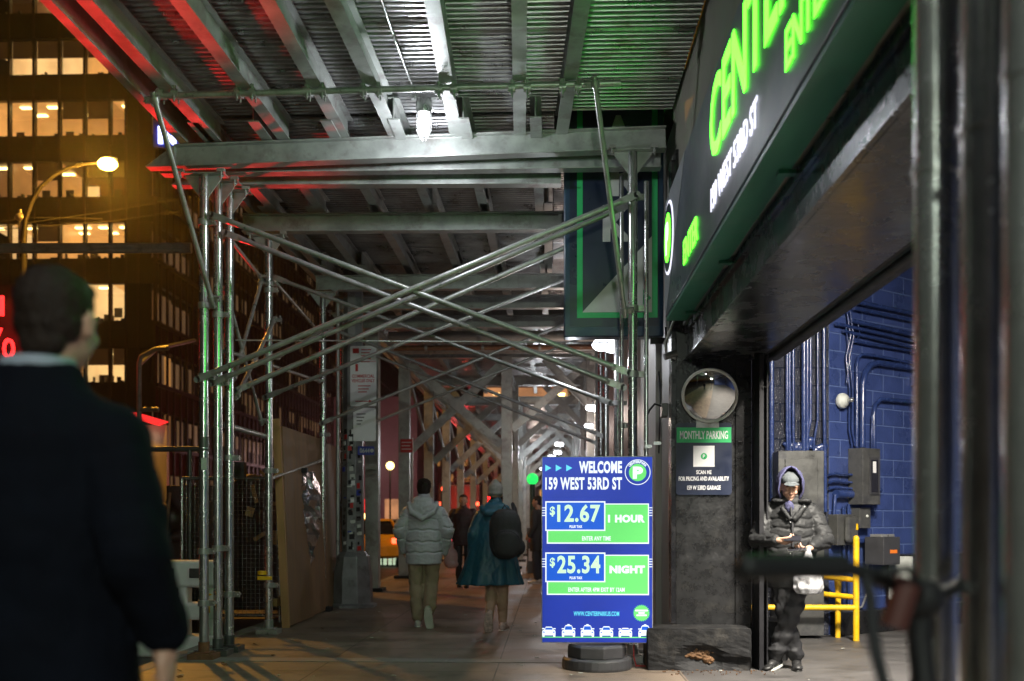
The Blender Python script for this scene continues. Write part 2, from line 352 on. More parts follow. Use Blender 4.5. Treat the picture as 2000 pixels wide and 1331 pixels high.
# ============================================================ THE SETTING
def struct(mb, name, m, bevel=0):
    return tag(mb.build(name, m, None, bevel), kind='structure')
mb = MB(); mb.b(-220, 60, -60, 400, -.6, -.13); struct(mb, 'road', M['asphalt'])
mb = MB(); mb.b(-3.45, 1.12, -14, 220, -.5, 0); struct(mb, 'sidewalk', M['walk'])
mb = MB(); mb.b(-3.62, -3.45, -14, 220, -.5, .004); struct(mb, 'kerb', M['kerb'], .015)
mb = MB(); mb.b(1.12, 9, -6, 16, -.5, -.002); struct(mb, 'garage_floor', M['gfloor'])
mb = MB()
for x0, x1 in ((-3.4, -1.2), (-1.19, 1.1)): mb.b(x0, x1, 8.98, 9.2, 0, .006)
struct(mb, 'pavement_band', M['kerb'])
mb = MB()
for y in range(-10, 200, 9): mb.b(-7.3, -7.18, y, y + 3, -.13, -.126)
for y in range(0, 12): mb.b(-16, -3.9, 34 + y * .9, 34.4 + y * .9, -.13, -.126) if y < 4 else None
struct(mb, 'road_marking', M['white'])
mb = MB(); mb.b(-60, -24.2, 59.4, 300, -.5, 0.02); mb.b(-24.2, -19.5, 57, 300, -.5, .02); struct(mb, 'far_sidewalk', M['asphalt'])

# ============================================================ SIDEWALK SHED (near part, pipe scaffold)
XL, XR = -3.17, .78
shed = thing('sidewalk_shed', 'pipe scaffold sidewalk shed with corrugated deck roof and crossed pipe braces over the near sidewalk', 'scaffold', (0, 9.13, 0))
# deck: corrugated sheets lying on the joists, ridges run across the sidewalk
def deck(y0, y1, x0, x1, z, seed):
    rnd = random.Random(seed); mb = MB(); per = .074; y = y0
    while y < y1:
        ny = min(12, int((y1 - y) / per)); 
        if ny < 1: break
        x = x0
        while x < x1 - .05:
            xe = min(x1, x + 2.35); dz = rnd.uniform(0, .012) - .004; tl = rnd.uniform(-.004, .004)
            prof = []
            for i in range(ny):
                for f, h in ((0, 0), (.38, 0), (.5, .022), (.88, .022)): prof.append((y + (i + f) * per, h))
            prof.append((y + ny * per + .004, 0)); n = len(prof)
            vs = [V((xx, yy, z + h + dz + tl * (yy - y))) for xx in (x, xe - .004) for yy, h in prof] + [V((xx, yy, z + h + dz + .004 + tl * (yy - y))) for xx in (x, xe - .004) for yy, h in prof]
            fs = [(i, i+1, n+i+1, n+i) for i in range(n-1)] + [(2*n+i, 3*n+i, 3*n+i+1, 2*n+i+1) for i in range(n-1)]
            mb.add(vs, [f[::-1] for f in fs]); x = xe
        y += ny * per
    mb.b(x0, x1, y0, y1, z + .05, z + .09)
    return mb
deck(-3.0, 9.2, -3.40, 1.13, H + 3.75, 3).build('deck', M['deck'], shed)
deck(9.2, 17.2, -3.40, .05, H + 3.75, 4).build('deck', M['deck'], shed)
deck(9.95, 17.2, .06, 1.13, H + 3.75, 5).build('deck', M['deck'], shed)
# edge fascia toward the street
mb = MB(); mb.b(-3.405, -3.35, -3, 17.2, H + 3.5, H + 3.6); mb.b(-3.43, -3.405, -3, 17.2, H + 3.5, H + 4.7); mb.build('fascia', M['alu'], shed)
def joist(x0, y0, x1, y1, z, w=.11, h=.22, ya=None, yb=None):
    s = (x1 - x0) / (y1 - y0); f = lambda y: x0 + (y - y0) * s
    mb = MB(); mb.ibeam((f(ya), ya, z + h/2), (f(yb), yb, z + h/2), w, h, .012); return mb.build('joist', M['alu'], shed)
Y0, Y1 = 6.7, 9.12
joists = []
for a, b, hj in ((165, 415, 3.5), (347, 553, 3.5), (520, 671, 3.51), (647, 771, 3.515), (842, 890, 3.52), (1014, 1015, 3.525), (1140, 1097, 3.53)):
    xa = (a - 1072) * Y0 / F; xb = (b - 1072) * Y1 / F; joists.append((xa, xb)); joist(xa, Y0, xb, Y1, H + hj, ya=-2.9, yb=9.22)
for i, x in enumerate((-3.14, -2.6, -1.96, -1.36, -.75, -.12)): joist(x, 8, x + .02, 12, H + 3.5, .1, .2, 8.66, 11.42)
for i, x in enumerate((-3.22, -2.70, -1.99, -1.31, -.73, -.03, .7)): joist(x, 8, x + .02, 12, H + 3.5, .1, .2, 11.0, 14.3)
for i, x in enumerate((-3.15, -2.6, -2.0, -1.3, -.7, -.1, .6)): joist(x, 8, x + .02, 12, H + 3.5, .1, .2, 13.6, 17.2)
# cross beams
def beam(p0, p1, h=.205, w=.13, tip=True, m='alu'):
    p0, p1 = V(p0), V(p1); mb = MB(); mb.ibeam(p0, p1, w, h, .014)
    if tip:
        a = p0 + V((0, 0, h/2)); b = p0 - V((0, 0, h/2)); c = b - V((.27, 0, -.012))
        mb.poly(Matrix(((1,0,0,0),(0,0,-1,p0.y),(0,1,0,0),(0,0,0,1))), [(a.x, a.z), (c.x, c.z), (b.x, b.z)], -.05, .05)
        mb.b(c.x, b.x, p0.y - .06, p0.y + .06, b.z - .002, b.z + .012)
    return mb.build('beam', M[m], shed, .003)
beam(at(345, 308, 9.13), at(1300, 272, 9.13))
beam(at(372, 322, 9.40) - V((0,0,0)), V((1.05, 9.40, H + 3.40)))
beam(at(392, 345, 9.68), V((.12, 9.68, H + 3.35)))
beam(at(475, 438, 11.2), at(1300, 432, 11.2), tip=False)
for Y in (14.0, 15.3, 16.8): beam((-3.3, Y, H + 3.35), (1.05, Y, H + 3.35), tip=False)
# posts
def clampmb(mb, c, ax=V((0,0,1)), r=.05):
    c = V(c); x, y, z = basis(ax); mb.tube(c - z * .028, c + z * .028, r + .012, n=16)
    mb.box(c + x * (r + .035), (.05, .03, .05), M=Matrix((x, y, z)).transposed()); mb.tube(c + x * (r + .05) - y * .05, c + x * (r + .05) + y * .05, .007, n=8)
    mb.tube(c + x * (r + .05) + y * .03, c + x * (r + .05) + y * .048, .013, n=6)
posts = []
def post(x, y, ztop, r=.043, base='rust', head=True, m='galv', clamps=()):
    mb = MB(); mb.tube((x, y, .07), (x, y, ztop), r, n=20)
    for q in (1.95, 3.1): mb.tube((x, y, q), (x, y, q + .012), r + .004, n=20)
    p = mb.build('post', M[m], shed)
    
    b2 = MB(); b2.box((x, y, .028), (.24, .22, .056)); b2.box((x, y, .063), (.15, .15, .012)); b2.tube((x, y, .06), (x, y, .16), r + .008, n=16)
    b2.build('base_block', M[base], p, .004)
    if head:
        hb = MB(); hb.box((x, y, ztop + .006), (.42, .15, .012))
        for sx in (-1, 1):
            Mx = Matrix(((1,0,0,x),(0,0,-1,y),(0,1,0,ztop),(0,0,0,1))); pts = [(sx*.04, 0), (sx*.19, 0), (sx*.04, -.20)]
            hb.poly(Mx, pts if sx < 0 else pts[::-1], -.006, .006)
            hb.tube((x + sx*.19, y - .09, ztop + .02), (x + sx*.19, y - .09, ztop - .06), .009, n=8); hb.box((x + sx*.19, y - .085, ztop + .018), (.07, .05, .03))
            hb.tube((x + sx*.19, y - .09, ztop - .045), (x + sx*.19, y - .09, ztop - .03), .018, n=6)
        hb.build('head_plate', M['alu'], p, .002)
    for z in clamps:
        cb = MB(); clampmb(cb, (x, y, z), V((0,0,1)), r); cb.build('clamp', M['galv2'], p)
    posts.append(p); return p
zb = H + 3.215
p1_ = post(-3.2, 9.13, zb - .02, base='rust', clamps=(2.62, 3.28, 1.0, .52, 4.05))
MB().tube((-3.2, 9.13, 1.93), (-3.2, 9.13, 2.06), .0455, n=20).build('tape_band', M['graybox'], p1_)
MB().box((-3.185, 9.086, 1.81), (.05, .004, .11)).build('label', M['cream'], p1_)
post(-3.16, 9.40, zb, base='graybox', clamps=(2.6, 1.02, 3.25))
post(-3.14, 9.68, zb, base='graybox', clamps=(.56, 1.9))
post(.765, 9.13, H + 3.36, base='galv2', clamps=(2.62, 3.22, 4.24))
post(.70, 9.62, zb + .1, r=.021, base='galv2', clamps=(2.2,), head=False)
post(-3.18, 11.2, zb, base='galv2', clamps=(3.97, 3.9, 3.15, 1.85, .55))
post(.77, 11.2, zb, base='galv2', clamps=(2.6,))
post(-3.2, 14.0, zb, base='black', clamps=(2.5, 3.4)); post(.8, 14.0, zb, base='galv2')
post(-3.2, 15.4, zb, base='black'); post(.8, 15.4, zb, base='galv2')
post(.92, 9.45, H + 3.2, r=.022, head=False, base='galv2')
post(-3.26, 9.3, H + 2.75, r=.02, head=False, base='galv2')
# near posts, right beside the camera
for px_, Y_ in ((1827, 1.93), (1924, 1.72), (2013, 1.52)): post(at(px_, 1000, Y_).x, Y_, zb + .1, r=.039, base='galv2')
for Y in (1.93, 1.70): beam((-3.3, Y, H + 3.35), (1.05, Y, H + 3.35), tip=False)
post(XL, 1.93, zb, base='galv2')
for x in (XL, XR): post(x, -5.5, zb, base='galv2')
# X braces with flattened bolted ends
def brace(p0, p1, r=.026, m='galv2', name='brace'):
    p0, p1 = V(p0), V(p1); d = (p1 - p0); L = d.length; d.normalize()
    q0 = p0 + d * .17; q1 = p1 - d * .17; mb = MB()
    mb.tube(q0, q1, r, n=14)
    x, y, z = basis(d, V((0, 1, 0))); R = Matrix((x, y, z)).transposed()
    for a, b in ((p0, q0), (p1, q1)):
        s = -1 if a is p0 else 1
        t = b + d * (-s) * .07
        mb.box((a + b) / 2 , (.062, .012, (a - b).length), M=R)
        mb.tube(a - y * .006, a + y * .006, .031, n=16)
        # taper from round to flat
        n = 12; vs = [t + (x * cos(2*pi*i/n) + y * sin(2*pi*i/n)) * r for i in range(n)] + [b + d * s * .03 + x * cos(2*pi*i/n) * .031 + y * sin(2*pi*i/n) * .007 for i in range(n)]
        mb.add(vs, [(i, (i+1) % n, n + (i+1) % n, n + i) if s > 0 else (i, n + i, n + (i+1) % n, (i+1) % n) for i in range(n)], True)
        mb.tube(a - y * .03, a + y * .03, .009, n=8)
    return mb.build(name, M[m], shed)
ZL, ZHL, ZHR = 2.6, 4.1, 4.24
for Y, xl, xr in ((9.06, -3.24, .80), (9.33, -3.20, .76), (9.9, -3.16, .74)):
    brace((xl, Y, 2.585), (xr, Y, 4.24)); 
    if Y < 9.8: brace((xl + .12, Y + .02, 4.11 if Y < 9.2 else 4.02), (xr - .06, Y + .02, 2.625 if Y < 9.2 else 2.53))
brace((-3.2, 11.1, 2.67), (.77, 11.1, 4.2), .022); brace((-3.15, 11.2, 4.06), (.70, 11.2, 2.6), .022)
brace((-3.2, 13.9, 2.65), (.8, 13.9, 4.25), .022); brace((-3.2, 14.0, 4.05), (.8, 14.0, 2.45), .022)
brace((-3.2, 15.3, 2.6), (.8, 15.3, 4.2), .022); brace((-3.2, 15.4, 4.05), (.8, 15.4, 2.45), .022)
# ladder pipe clamped under the joists, with its kicker braces
mb = MB(); pa, pb = V((-3.24, 8.0, H + 3.455)), V((.575, 8.0, H + 3.50)); mb.tube(pa, pb, .026, n=16); lp = mb.build('ledger_pipe', M['galv2'], shed)
for xa, xb in joists:
    xc = xa + (xb - xa) * (8.0 - Y0) / (Y1 - Y0)
    for s in (-1, 1):
        c = V((xc + s * .062, 8.0, H + 3.47)); mb = MB(); clampmb(mb, c, V((1,0,0)), .026)
        mb.box(c + V((0, 0, .045)), (.035, .06, .03)); mb.tube(c + V((0, -.03, -.075)), c + V((0, -.03, .06)), .007, n=8); mb.tube(c + V((0, -.03, -.06)), c + V((0, -.03, -.045)), .014, n=6)
        mb.build('clamp', M['galv2'], lp)
def pipe(p0, p1, r=.024, ends=True, m='galv2', name='pipe_strut'):
    mb = MB(); mb.tube(p0, p1, r, n=14); o = mb.build(name, M[m], shed)
    if ends:
        for a, b in ((p0, p1), (p1, p0)):
            q = V(a) + (V(b) - V(a)).normalized() * .06; cb = MB(); clampmb(cb, q, V(b) - V(a), r); cb.build('clamp', M['galv2'], o)
    return o
pipe(V((-3.20, 7.93, H + 3.46)), V((-3.09, 9.06, 3.27)), .023)
pipe(V((.36, 7.93, H + 3.53)), V((.69, 9.05, 3.13)), .023)
# braces and rails along the street side
for (a, ya, b, yb) in (((445, 462), 9.9, (512, 545), 11.1), ((528, 540), 11.25, (628, 655), 13.9), ((512, 545), 11.1, (455, 745), 10.0), ((440, 560), 9.75, (512, 830), 11.1), ((440, 685), 9.75, (625, 745), 13.9), ((540, 700), 11.4, (628, 645), 13.9)):
    pipe(at(*a, ya), at(*b, yb), .02, True)
pipe(at(438, 830, 9.7), at(516, 852, 11.15), .03, False, name='rail'); pipe(at(528, 935, 11.3), at(628, 900, 13.9), .02, False, name='rail')
pipe(V((-3.1, 9.75, H + 1.78)), V((.66, 10.3, H + 1.83)), .008, False, name='tie_rod')
pipe(V((-3.1, 9.75, H+1.2)), V((-3.1, 11.2, H+2.3)), .02, True)
# conduit under the deck feeding the caged lamp
mb = MB(); pts = []
for x, y, h in ((700, -160, 3.70), (745, 0, 3.69), (772, 80, 3.68), (800, 155, 3.69), (824, 200, 3.66)): pts.append(at(x, y, h * F / (1016 - y)))
mb.path(pts, .011); mb.build('conduit', M['galv'], shed)

# ============================================================ FAR SHED (box columns and wide knee braces)
def far_shed(loc):
    s = thing('sidewalk_shed', 'far sidewalk shed on square box columns with wide diagonal channel braces', 'scaffold', loc)
    def bx(name, p0, p1, w, h, m='alu', ch=False):
        mb = MB(); (mb.channel if ch else mb.bar)(p0, p1, w, h); return mb.build(name, M[m], s, 0 if ch else .004)
    ys = [18.0, 22.0, 26.5, 31, 36, 42, 50, 60]
    for i, Y in enumerate(ys):
        cols = [(-3.2, 4.9), (-.93, 4.9), (.95, 4.9)] if i else [(-3.2, 4.9), (.95, 4.9)]
        for x, zt in cols:
            c = bx('column', (x, Y, .05), (x, Y, zt), .24, .24)
            mb = MB(); mb.box((x, Y, .03), (.42, .42, .06)); mb.build('foot_plate', M['black'], c)
        mb = MB(); mb.ibeam((-3.4, Y, 5.0), (1.05, Y, 5.0), .18, .26, .016); mb.build('beam', M['alu'], s)
        if i < 1: continue
        bx('knee_brace', (-3.08, Y - .02, 4.75), (-1.05, Y - .02, 2.95), .06, .19, ch=True)
        bx('knee_brace', (-3.08, Y + .1, 2.85), (-1.05, Y + .1, 4.75), .06, .19, ch=True)
        bx('knee_brace', (.85, Y - .02, 4.75 - .9), (-.1, Y - .02, 4.85), .06, .17, ch=True)
        bx('knee_brace', (-.82, Y + .06, 3.3), (.85, Y + .06, 4.75), .06, .17, ch=True)
    for i in range(len(ys) - 1):
        for x in (-3.2, .95) if i == 0 else (-3.2, -.93, .95):
            if i: bx('side_brace', (x, ys[i] + .1, 4.75), (x, ys[i+1] - .1, 3.2), .05, .14, ch=True)
            mb = MB(); mb.ibeam((x, ys[i], 4.78), (x, ys[i+1], 4.78), .12, .17); mb.build('stringer', M['alu'], s)
    for x in (-2.6, -1.9, -1.3, -.4, .3):
        for a_, b_ in ((17.5, 30.2), (35.2, 62)): mb = MB(); mb.ibeam((x, a_, 5.23), (x, b_, 5.23), .1, .2); mb.build('joist', M['alu'], s)
    for a_, b_ in ((17.5, 30.2), (35.2, 62)): mb = MB(); mb.b(-3.6, 1.1, a_, b_, 5.34, 5.42); mb.build('deck', M['deck'], s)
    mb = MB(); mb.b(-3.7, -3.6, 17.5, 62, 5.0, 6.3); mb.build('fascia', M['alu'], s)
    # service pipes hung under the roof
    for (y, z, r, m) in ((18.6, 4.72, .11, 'pilaster'), (19.2, 4.62, .05, 'rust'), (19.9, 4.7, .08, 'galv2')):
        mb = MB(); mb.tube((-3.0, y, z), (.9, y, z), r, n=16); o = mb.build('service_pipe', M[m], s)
        cb = MB()
        for x in (-2.4, -1.3, -.2): cb.tube((x, y, z), (x + .05, y, z), r + .02, n=16)
        cb.build('pipe_collar', M['galv2'], o)
    return s
far_shed((-1.1, 18, 0))

# ============================================================ GARAGE BUILDING (right)
gar = thing('parking_garage', 'parking garage front with black gloss lintel, black pillar and blue painted block interior', 'building', (1.2, 8.9, 0))
mb = MB(); mb.b(1.157, 1.6, -6, 9.3, 3.4, 11); mb.build('upper_wall', M['wallolive'], gar)
mb = MB(); mb.b(1.23, 1.845, -6, 8.93, 2.71, 3.395); mb.build('lintel', M['black_gloss'], gar, .004)
mb = MB(); mb.b(1.205, 1.228, -6, 8.9, 2.95, 3.0); mb.b(1.20, 1.228, -6, 8.9, 2.71, 2.722); mb.build('lintel_trim', M['black_gloss'], gar)
mb = MB(); mb.tube((1.215, -6, 3.09), (1.215, 8.9, 3.09), .012); mb.tube((1.212, -6, 3.14), (1.212, 8.9, 3.14), .014); mb.b(1.19, 1.228, -6, 8.9, 3.02, 3.045); mb.build('conduit', M['galv2'], gar)
mb = MB(); mb.b(1.86, 2.06, -6, 8.9, 2.74, 3.1); mb.tube((1.95, -6, 2.72), (1.95, 8.9, 2.72), .03); mb.tube((1.99, -6, 2.80), (1.99, 8.9, 2.80), .10, n=20); mb.build('shutter_housing', M['black'], gar)
# far jamb: black pillar, thin corner strip, steel door track
mb = MB(); mb.b(1.13, 1.80, 8.93, 9.28, 0, 4.6); mb.b(1.655, 1.80, 8.915, 8.93, 0, 2.71); mb.build('pillar', M['black_rough'], gar, .01)
mb = MB(); mb.b(1.09, 1.13, 8.92, 9.1, .37, 4.5); mb.build('corner_strip', M['black_gloss'], gar)
mb = MB(); mb.b(1.805, 1.845, 8.62, 8.93, 0, 2.71); mb.b(1.80, 1.90, 8.86, 8.92, 0, 2.75); mb.b(1.885, 1.9, 8.7, 8.92, 0, 2.73); mb.build('door_track', M['black'], gar, .004)
mb = MB(); mb.path([(1.83, 8.6, 2.72), (1.86, 8.58, 2.64), (1.9, 8.58, 2.5), (1.87, 8.59, 2.42), (1.82, 8.6, 2.44)], .004); mb.build('wire', M['wire'], gar)
# blue block walls; each built in its own frame so the courses follow the wall
def wallobj(name, o, u, x0, x1, z0, z1, m, th=.2):
    mb = MB(); mb.b(x0, x1, 0, th, z0, z1); me = mb.mesh(name); me.materials.append(m)
    ob = bpy.data.objects.new(name, me); C.objects.link(ob); ob.parent = gar; ob.location = V(o) - gar.location; ob.rotation_euler = (0, 0, atan2(u[1], u[0])); return ob
WO = V((3.14, 11.3, 0)); WU = V((.8, .6, 0)); WN = V((.6, -.8, 0))
wallobj('block_wall', (0, 11.3, 0), (1, 0), 1.15, 3.14, 0, 4.6, M['blockdark'])
wallobj('block_wall', WO, WU, 0.0, 5.6, 0, 4.6, M['blockblue'])
wallobj('block_wall', (7.62, 14.6, 0), (0, -1), 0, 20, 0, 4.6, M['blockblue'])
wallobj('block_wall', (7.6, -5.9, 0), (-1, 0), 0, 6.2, 0, 4.6, M['blockblue'])
mb = MB(); mb.b(1.3, 7.8, -6, 15.2, 4.6, 4.8); mb.build('ceiling', M['graybox'], gar)
Wf = frame(WO, WU, (0, 0, 1))     # x along wall, y up, z out of the wall
def wp(px, py, out=.0):
    p = hit(px, py, WO, WN); q = Wf.inverted() @ p; return V((q.x, q.y, out))
def wpath(pts, r, name='conduit', m='cond', out=.05, n=8):
    ps = [Wf @ V((q.x, q.y, out)) for q in (wp(*p) for p in pts)]; mb = MB(); mb.path(ps, r, n); return mb.build(name, M[m], gar)
mb = MB(); mb.rect(Wf, .02, 5.5, 0, .26, 0, .16); mb.build('wall_kerb', M['black_rough'], gar, .01)
for y0, y1, r, xs in ((592, 622, .028, 1668), (604, 636, .022, 1660), (628, 664, .03, 1655), (634, 676, .022, 1625), (648, 690, .02, 1640)):
    wpath([(xs, y0), ((xs + 1835) / 2, (y0 + y1) / 2 + 2), (1835, y1 + 5)], r)
wpath([(1662, 690 - 22), (1700, 675), (1790, 690), (1835, 697)], .018)
wpath([(1666, 875), (1666, 712), (1669, 700), (1676, 694), (1700, 696), (1790, 714), (1835, 720)], .02)
wpath([(1677, 875), (1678, 752), (1682, 730), (1692, 715), (1706, 710), (1740, 715), (1790, 722), (1835, 728)], .036, n=12)
wpath([(1704, 985), (1700, 880), (1699, 812), (1702, 792), (1712, 781), (1740, 783), (1790, 788), (1835, 792)], .026, n=10)
wpath([(1696, 985), (1695, 870), (1696, 812)], .014); wpath([(1692, 958), (1712, 958)], .03)
for x in (1651, 1657): wpath([(x - 4, 610), (x + 3, 660), (x - 6, 700), (x + 1, 760), (x, 840), (x + 6, 872)], .012)
wpath([(1645, 640), (1652, 700), (1646, 750)], .008)
wpath([(1668, 630), (1672, 655), (1664, 668), (1650, 668)], .006, 'wire'); wpath([(1780, 684), (1787, 714), (1780, 745)], .012)
for y in (684, 745): mb = MB(); q = wp(1779, y); mb.rect(Wf, q.x - .03, q.x + .03, q.y - .06, q.y + .06, 0, .07); mb.build('conduit_clip', M['cond'], gar, .004)
for y in (928, 943, 955): wpath([(1612, y), (1625, y - 3), (1656, y)], .015)
wpath([(1625, 966), (1655, 966)], .05, n=12); wpath([(1624, 966), (1621, 1010)], .02); wpath([(1650, 985), (1650, 1200)], .018); wpath([(1640, 990), (1641, 1180)], .02); wpath([(1645, 1060), (1690, 1056)], .03)
wpath([(1690, 1090), (1684, 1120), (1690, 1150), (1676, 1185), (1655, 1192), (1600, 1192)], .014, 'conduit', 'galv2')
def cpath(pts, r, out=.05, m='cond'):
    ps = [at(x, y, 11.3 - out) for x, y in pts]; mb = MB(); mb.path(ps, r); return mb.build('conduit', M[m], gar)
for x in (1491, 1507): cpath([(x, 640), (x, 870), (x + 1, 1000)], .024 if x < 1500 else .028)
for x in (1537, 1542, 1549): cpath([(x, 600), (x, 830), (x + 1, 880)], .018)
cpath([(1570, 600), (1570, 885)], .03); cpath([(1577, 600), (1577, 880)], .02)
cpath([(1583, 600), (1583, 820), (1574, 865), (1574, 885)], .016); cpath([(1597, 600), (1597, 820), (1590, 860), (1589, 885)], .014)
cpath([(1609, 600), (1609, 760), (1611, 900), (1612, 1000)], .022)
for y in (1058, 1080, 1098): cpath([(1480, y), (1560, y + 2)], .02)
mb = MB(); rp_ = random.Random(4)
for i in range(34): mb.ell(at(rp_.uniform(1535, 1612), rp_.gauss(872, 7), 11.27), (rp_.uniform(.02, .07), .03, rp_.uniform(.015, .05)), nu=8, nv=6)
solidify(mb, 'paint_lump', M['cond'], gar, .012, 2)
# wall continuing past the garage
wall2 = thing('shopfront_wall', 'pale metal clad wall with thin cables beyond the black pillar', 'building', (1.3, 20, 0))
for y0, y1, x in ((9.3, 10.3, 1.16), (10.33, 12.0, 1.10), (12.03, 16.5, 1.2)):
    mb = MB(); mb.b(x, 1.6, y0, y1, 0, 5); mb.build('wall_panel', M['pilaster'], wall2, .01)
mb = MB(); mb.b(1.25, 1.7, 16.5, 62, 0, 5); mb.build('wall_panel', M['darkfac2'], wall2)
mb = MB(); mb.b(1.16, 12, 11.6, 240, 5.0, 26); mb.build('upper_wall', M['darkfac2'], wall2)
for pts in ([(1268, 650), (1285, 700), (1290, 780), (1283, 1000)], [(1300, 640), (1302, 690), (1310, 700)], [(1262, 680), (1255, 720), (1282, 800)]):
    mb = MB(); mb.path([hit(x, y, (1.135, 0, 0), V((1, 0, 0))) for x, y in pts], .008); mb.build('cable', M['wire'], wall2)
# ============================================================ SIGNS
# big illuminated fascia sign over the entrance
XS = 1.0
sg = thing('garage_sign', 'long slate fascia sign with glowing green CENTERPARK letters above the garage entrance', 'sign', (XS + .1, 4.3, 3.5))
mb = MB(); mb.b(XS, 1.15, -5, 8.6, 3.03, 4.01); mb.build('sign_box', M['signgray'], sg, .006)
mb = MB(); mb.b(XS + .01, 1.18, -5, 8.59, 3.0, 3.028); 
for y in (1.5, 3.2, 4.9, 6.6, 8.2): mb.b(1.12, 1.24, y, y + .05, 2.98, 3.0)
mb.build('sign_underside', M['signunder'], sg)
Ms = frame((XS, 8.6, 3.03), (0, -1, 0), (0, 0, 1))     # x toward the camera, y up, z out over the sidewalk
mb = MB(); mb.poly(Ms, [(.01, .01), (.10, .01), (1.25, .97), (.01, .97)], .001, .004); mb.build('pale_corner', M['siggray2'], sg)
def tx(mb, s, y0, y1, z0, z1, bold=.0, d0=.004, d1=.010): text(mb, s, Ms, 8.6 - (y0 + y1) / 2, (z0 + z1) / 2 - 3.03, y0 - y1, z1 - z0, d0, d1, bold)
mb = MB(); tx(mb, 'CENTERPARK', 6.17, 2.55, 3.46, 3.93, .018); mb.build('lettering', M['e_green'], sg)
mb = MB(); tx(mb, '159 WEST 53RD ST', 6.15, 4.79, 3.175, 3.32, .015); mb.build('lettering', M['e_white'], sg)
for a, b in ((7.39, 6.70), (4.22, 3.52)):
    mb = MB(); tx(mb, 'ENTER', a, b, 3.17, 3.345, .01); mb.build('lettering', M['e_green'], sg)
gl_ = light('sign_light', 'AREA', (XS - .03, 4.3, 3.72), 34, (.06, 1.0, .12), sg, 4.2, rot=V((-1, 0, 0)), sy=.35)
lg = MB(); lg.disc(Ms, .30, .60, .30, .004, .012); o = lg.build('logo', M['e_white'], sg)
lg = MB(); lg.disc(Ms, .30, .60, .275, .012, .016); lg.build('logo_ring', M['navy'], o)
lg = MB(); lg.disc(Ms, .30, .60, .20, .016, .02); lg.build('logo_disc', M['e_green'], o)
lg = MB(); text(lg, 'P', Ms, .30, .60, .17, .26, .02, .024, .04); lg.build('logo_letter', M['e_white'], o)
# vertical blade sign
bl = thing('blade_sign', 'tall navy PARK banner sign with green border hanging beside the scaffold post', 'sign', (.64, 9.85, 4.4))
mb = MB(); mb.b(.148, 1.125, 9.8, 9.98, 3.09, 6.6); mb.build('sign_box', M['navyblue'], bl, .012)
Mb = frame((.148, 9.8, 3.09), (1, 0, 0), (0, 0, 1))
kb = 9.8 / F
def bp(px, py): p = at(px, py, 9.8); return (p.x - .148, p.z - 3.09)
mb = MB(); mb.rect(Mb, .055, .925, .10, 3.45, .001, .005); mb.build('sign_panel', M['navy'], bl)
mb = MB()
x0, _ = bp(1127, 600); x1, _ = bp(1284, 600); _, y0 = bp(1127, 622)
for a in ((x0, x0 + .055, y0, 3.4), (x1 - .055, x1, y0, 3.4), (x0 + .055, x1 - .055, y0, y0 + .055)): mb.rect(Mb, *a, .005, .009)
mb.build('green_border', M['sgreen'], bl)
mb = MB(); mb.poly(Mb, [bp(1137, 611), bp(1273, 611), bp(1273, 462)], .005, .009); mb.build('pale_corner', M['cream'], bl)
mb = MB(); mb.poly(Mb, [bp(1256, 596), bp(1256, 566), bp(1272, 583)], .009, .012)
mb.build('green_mark', M['sgreen'], bl)
for s, (cx, cy) in (('K', (1207, 437)), ('R', (1222, 348)), ('A', (1208, 262)), ('P', (1208, 165))):
    a, b = bp(cx, cy); mb = MB(); text(mb, s, Mb, a, b, .30, .36, .005, .009, .04); mb.build('letter', M['cream'], bl)
mb = MB(); mb.b(1.0, 1.2, 9.86, 9.9, 3.03, 3.088); mb.build('bracket', M['black'], bl)

# monthly parking plate on the pillar
KP = 8.93 / F
def pl(px, py): p = at(px, py, 8.915); return p
a = pl(1320, 967); b = pl(1429, 826)
mp_ = thing('parking_sign', 'navy MONTHLY PARKING sign with green header on the black pillar', 'sign', (a.x, 8.92, a.z))
Mp = frame((a.x, 8.912, a.z), (1, 0, 0), (0, 0, 1)); w = b.x - a.x; h = b.z - a.z
def rrect(x0, x1, y0, y1, r, n=6):
    o = []
    for cx, cy, t in ((x1-r, y0+r, -pi/2), (x1-r, y1-r, 0), (x0+r, y1-r, pi/2), (x0+r, y0+r, pi)):
        o += [(cx + r*cos(t + i*pi/2/n), cy + r*sin(t + i*pi/2/n)) for i in range(n+1)]
    return o
mb = MB(); mb.poly(Mp, rrect(0, w, 0, h, .03), -.006, .004); mb.build('plate', M['navy'], mp_)
mb = MB(); mb.rect(Mp, .006, w - .006, h * .725, h * .935, .004, .007); mb.build('header', M['sgreen'], mp_)
for s_, fy, fw_, fh, zz in (('MONTHLY PARKING', .83, .86, .115, .007), ('SCAN ME', .315, .27, .055, .004), ('FOR PRICING AND AVAILABILITY', .225, .9, .06, .004), ('159 W 53RD GARAGE', .10, .6, .062, .004)):
    mb = MB(); text(mb, s_, Mp, w/2, h*fy, w*fw_, h*fh, zz, zz + .002, .02); mb.build('text_line', M['signwhite'], mp_)
mb = MB(); mb.rect(Mp, w*.31, w*.69, h*.39, h*.68, .004, .006); mb.build('blank_square', M['signwhite'], mp_)
mb = MB(); mb.disc(Mp, w/2, h*.535, .028, .006, .008); o = mb.build('emblem', M['sgreen'], mp_)
mb = MB(); text(mb, 'P', Mp, w/2, h*.535, .02, .032, .008, .010, .03); mb.build('emblem_letter', M['signwhite'], o)
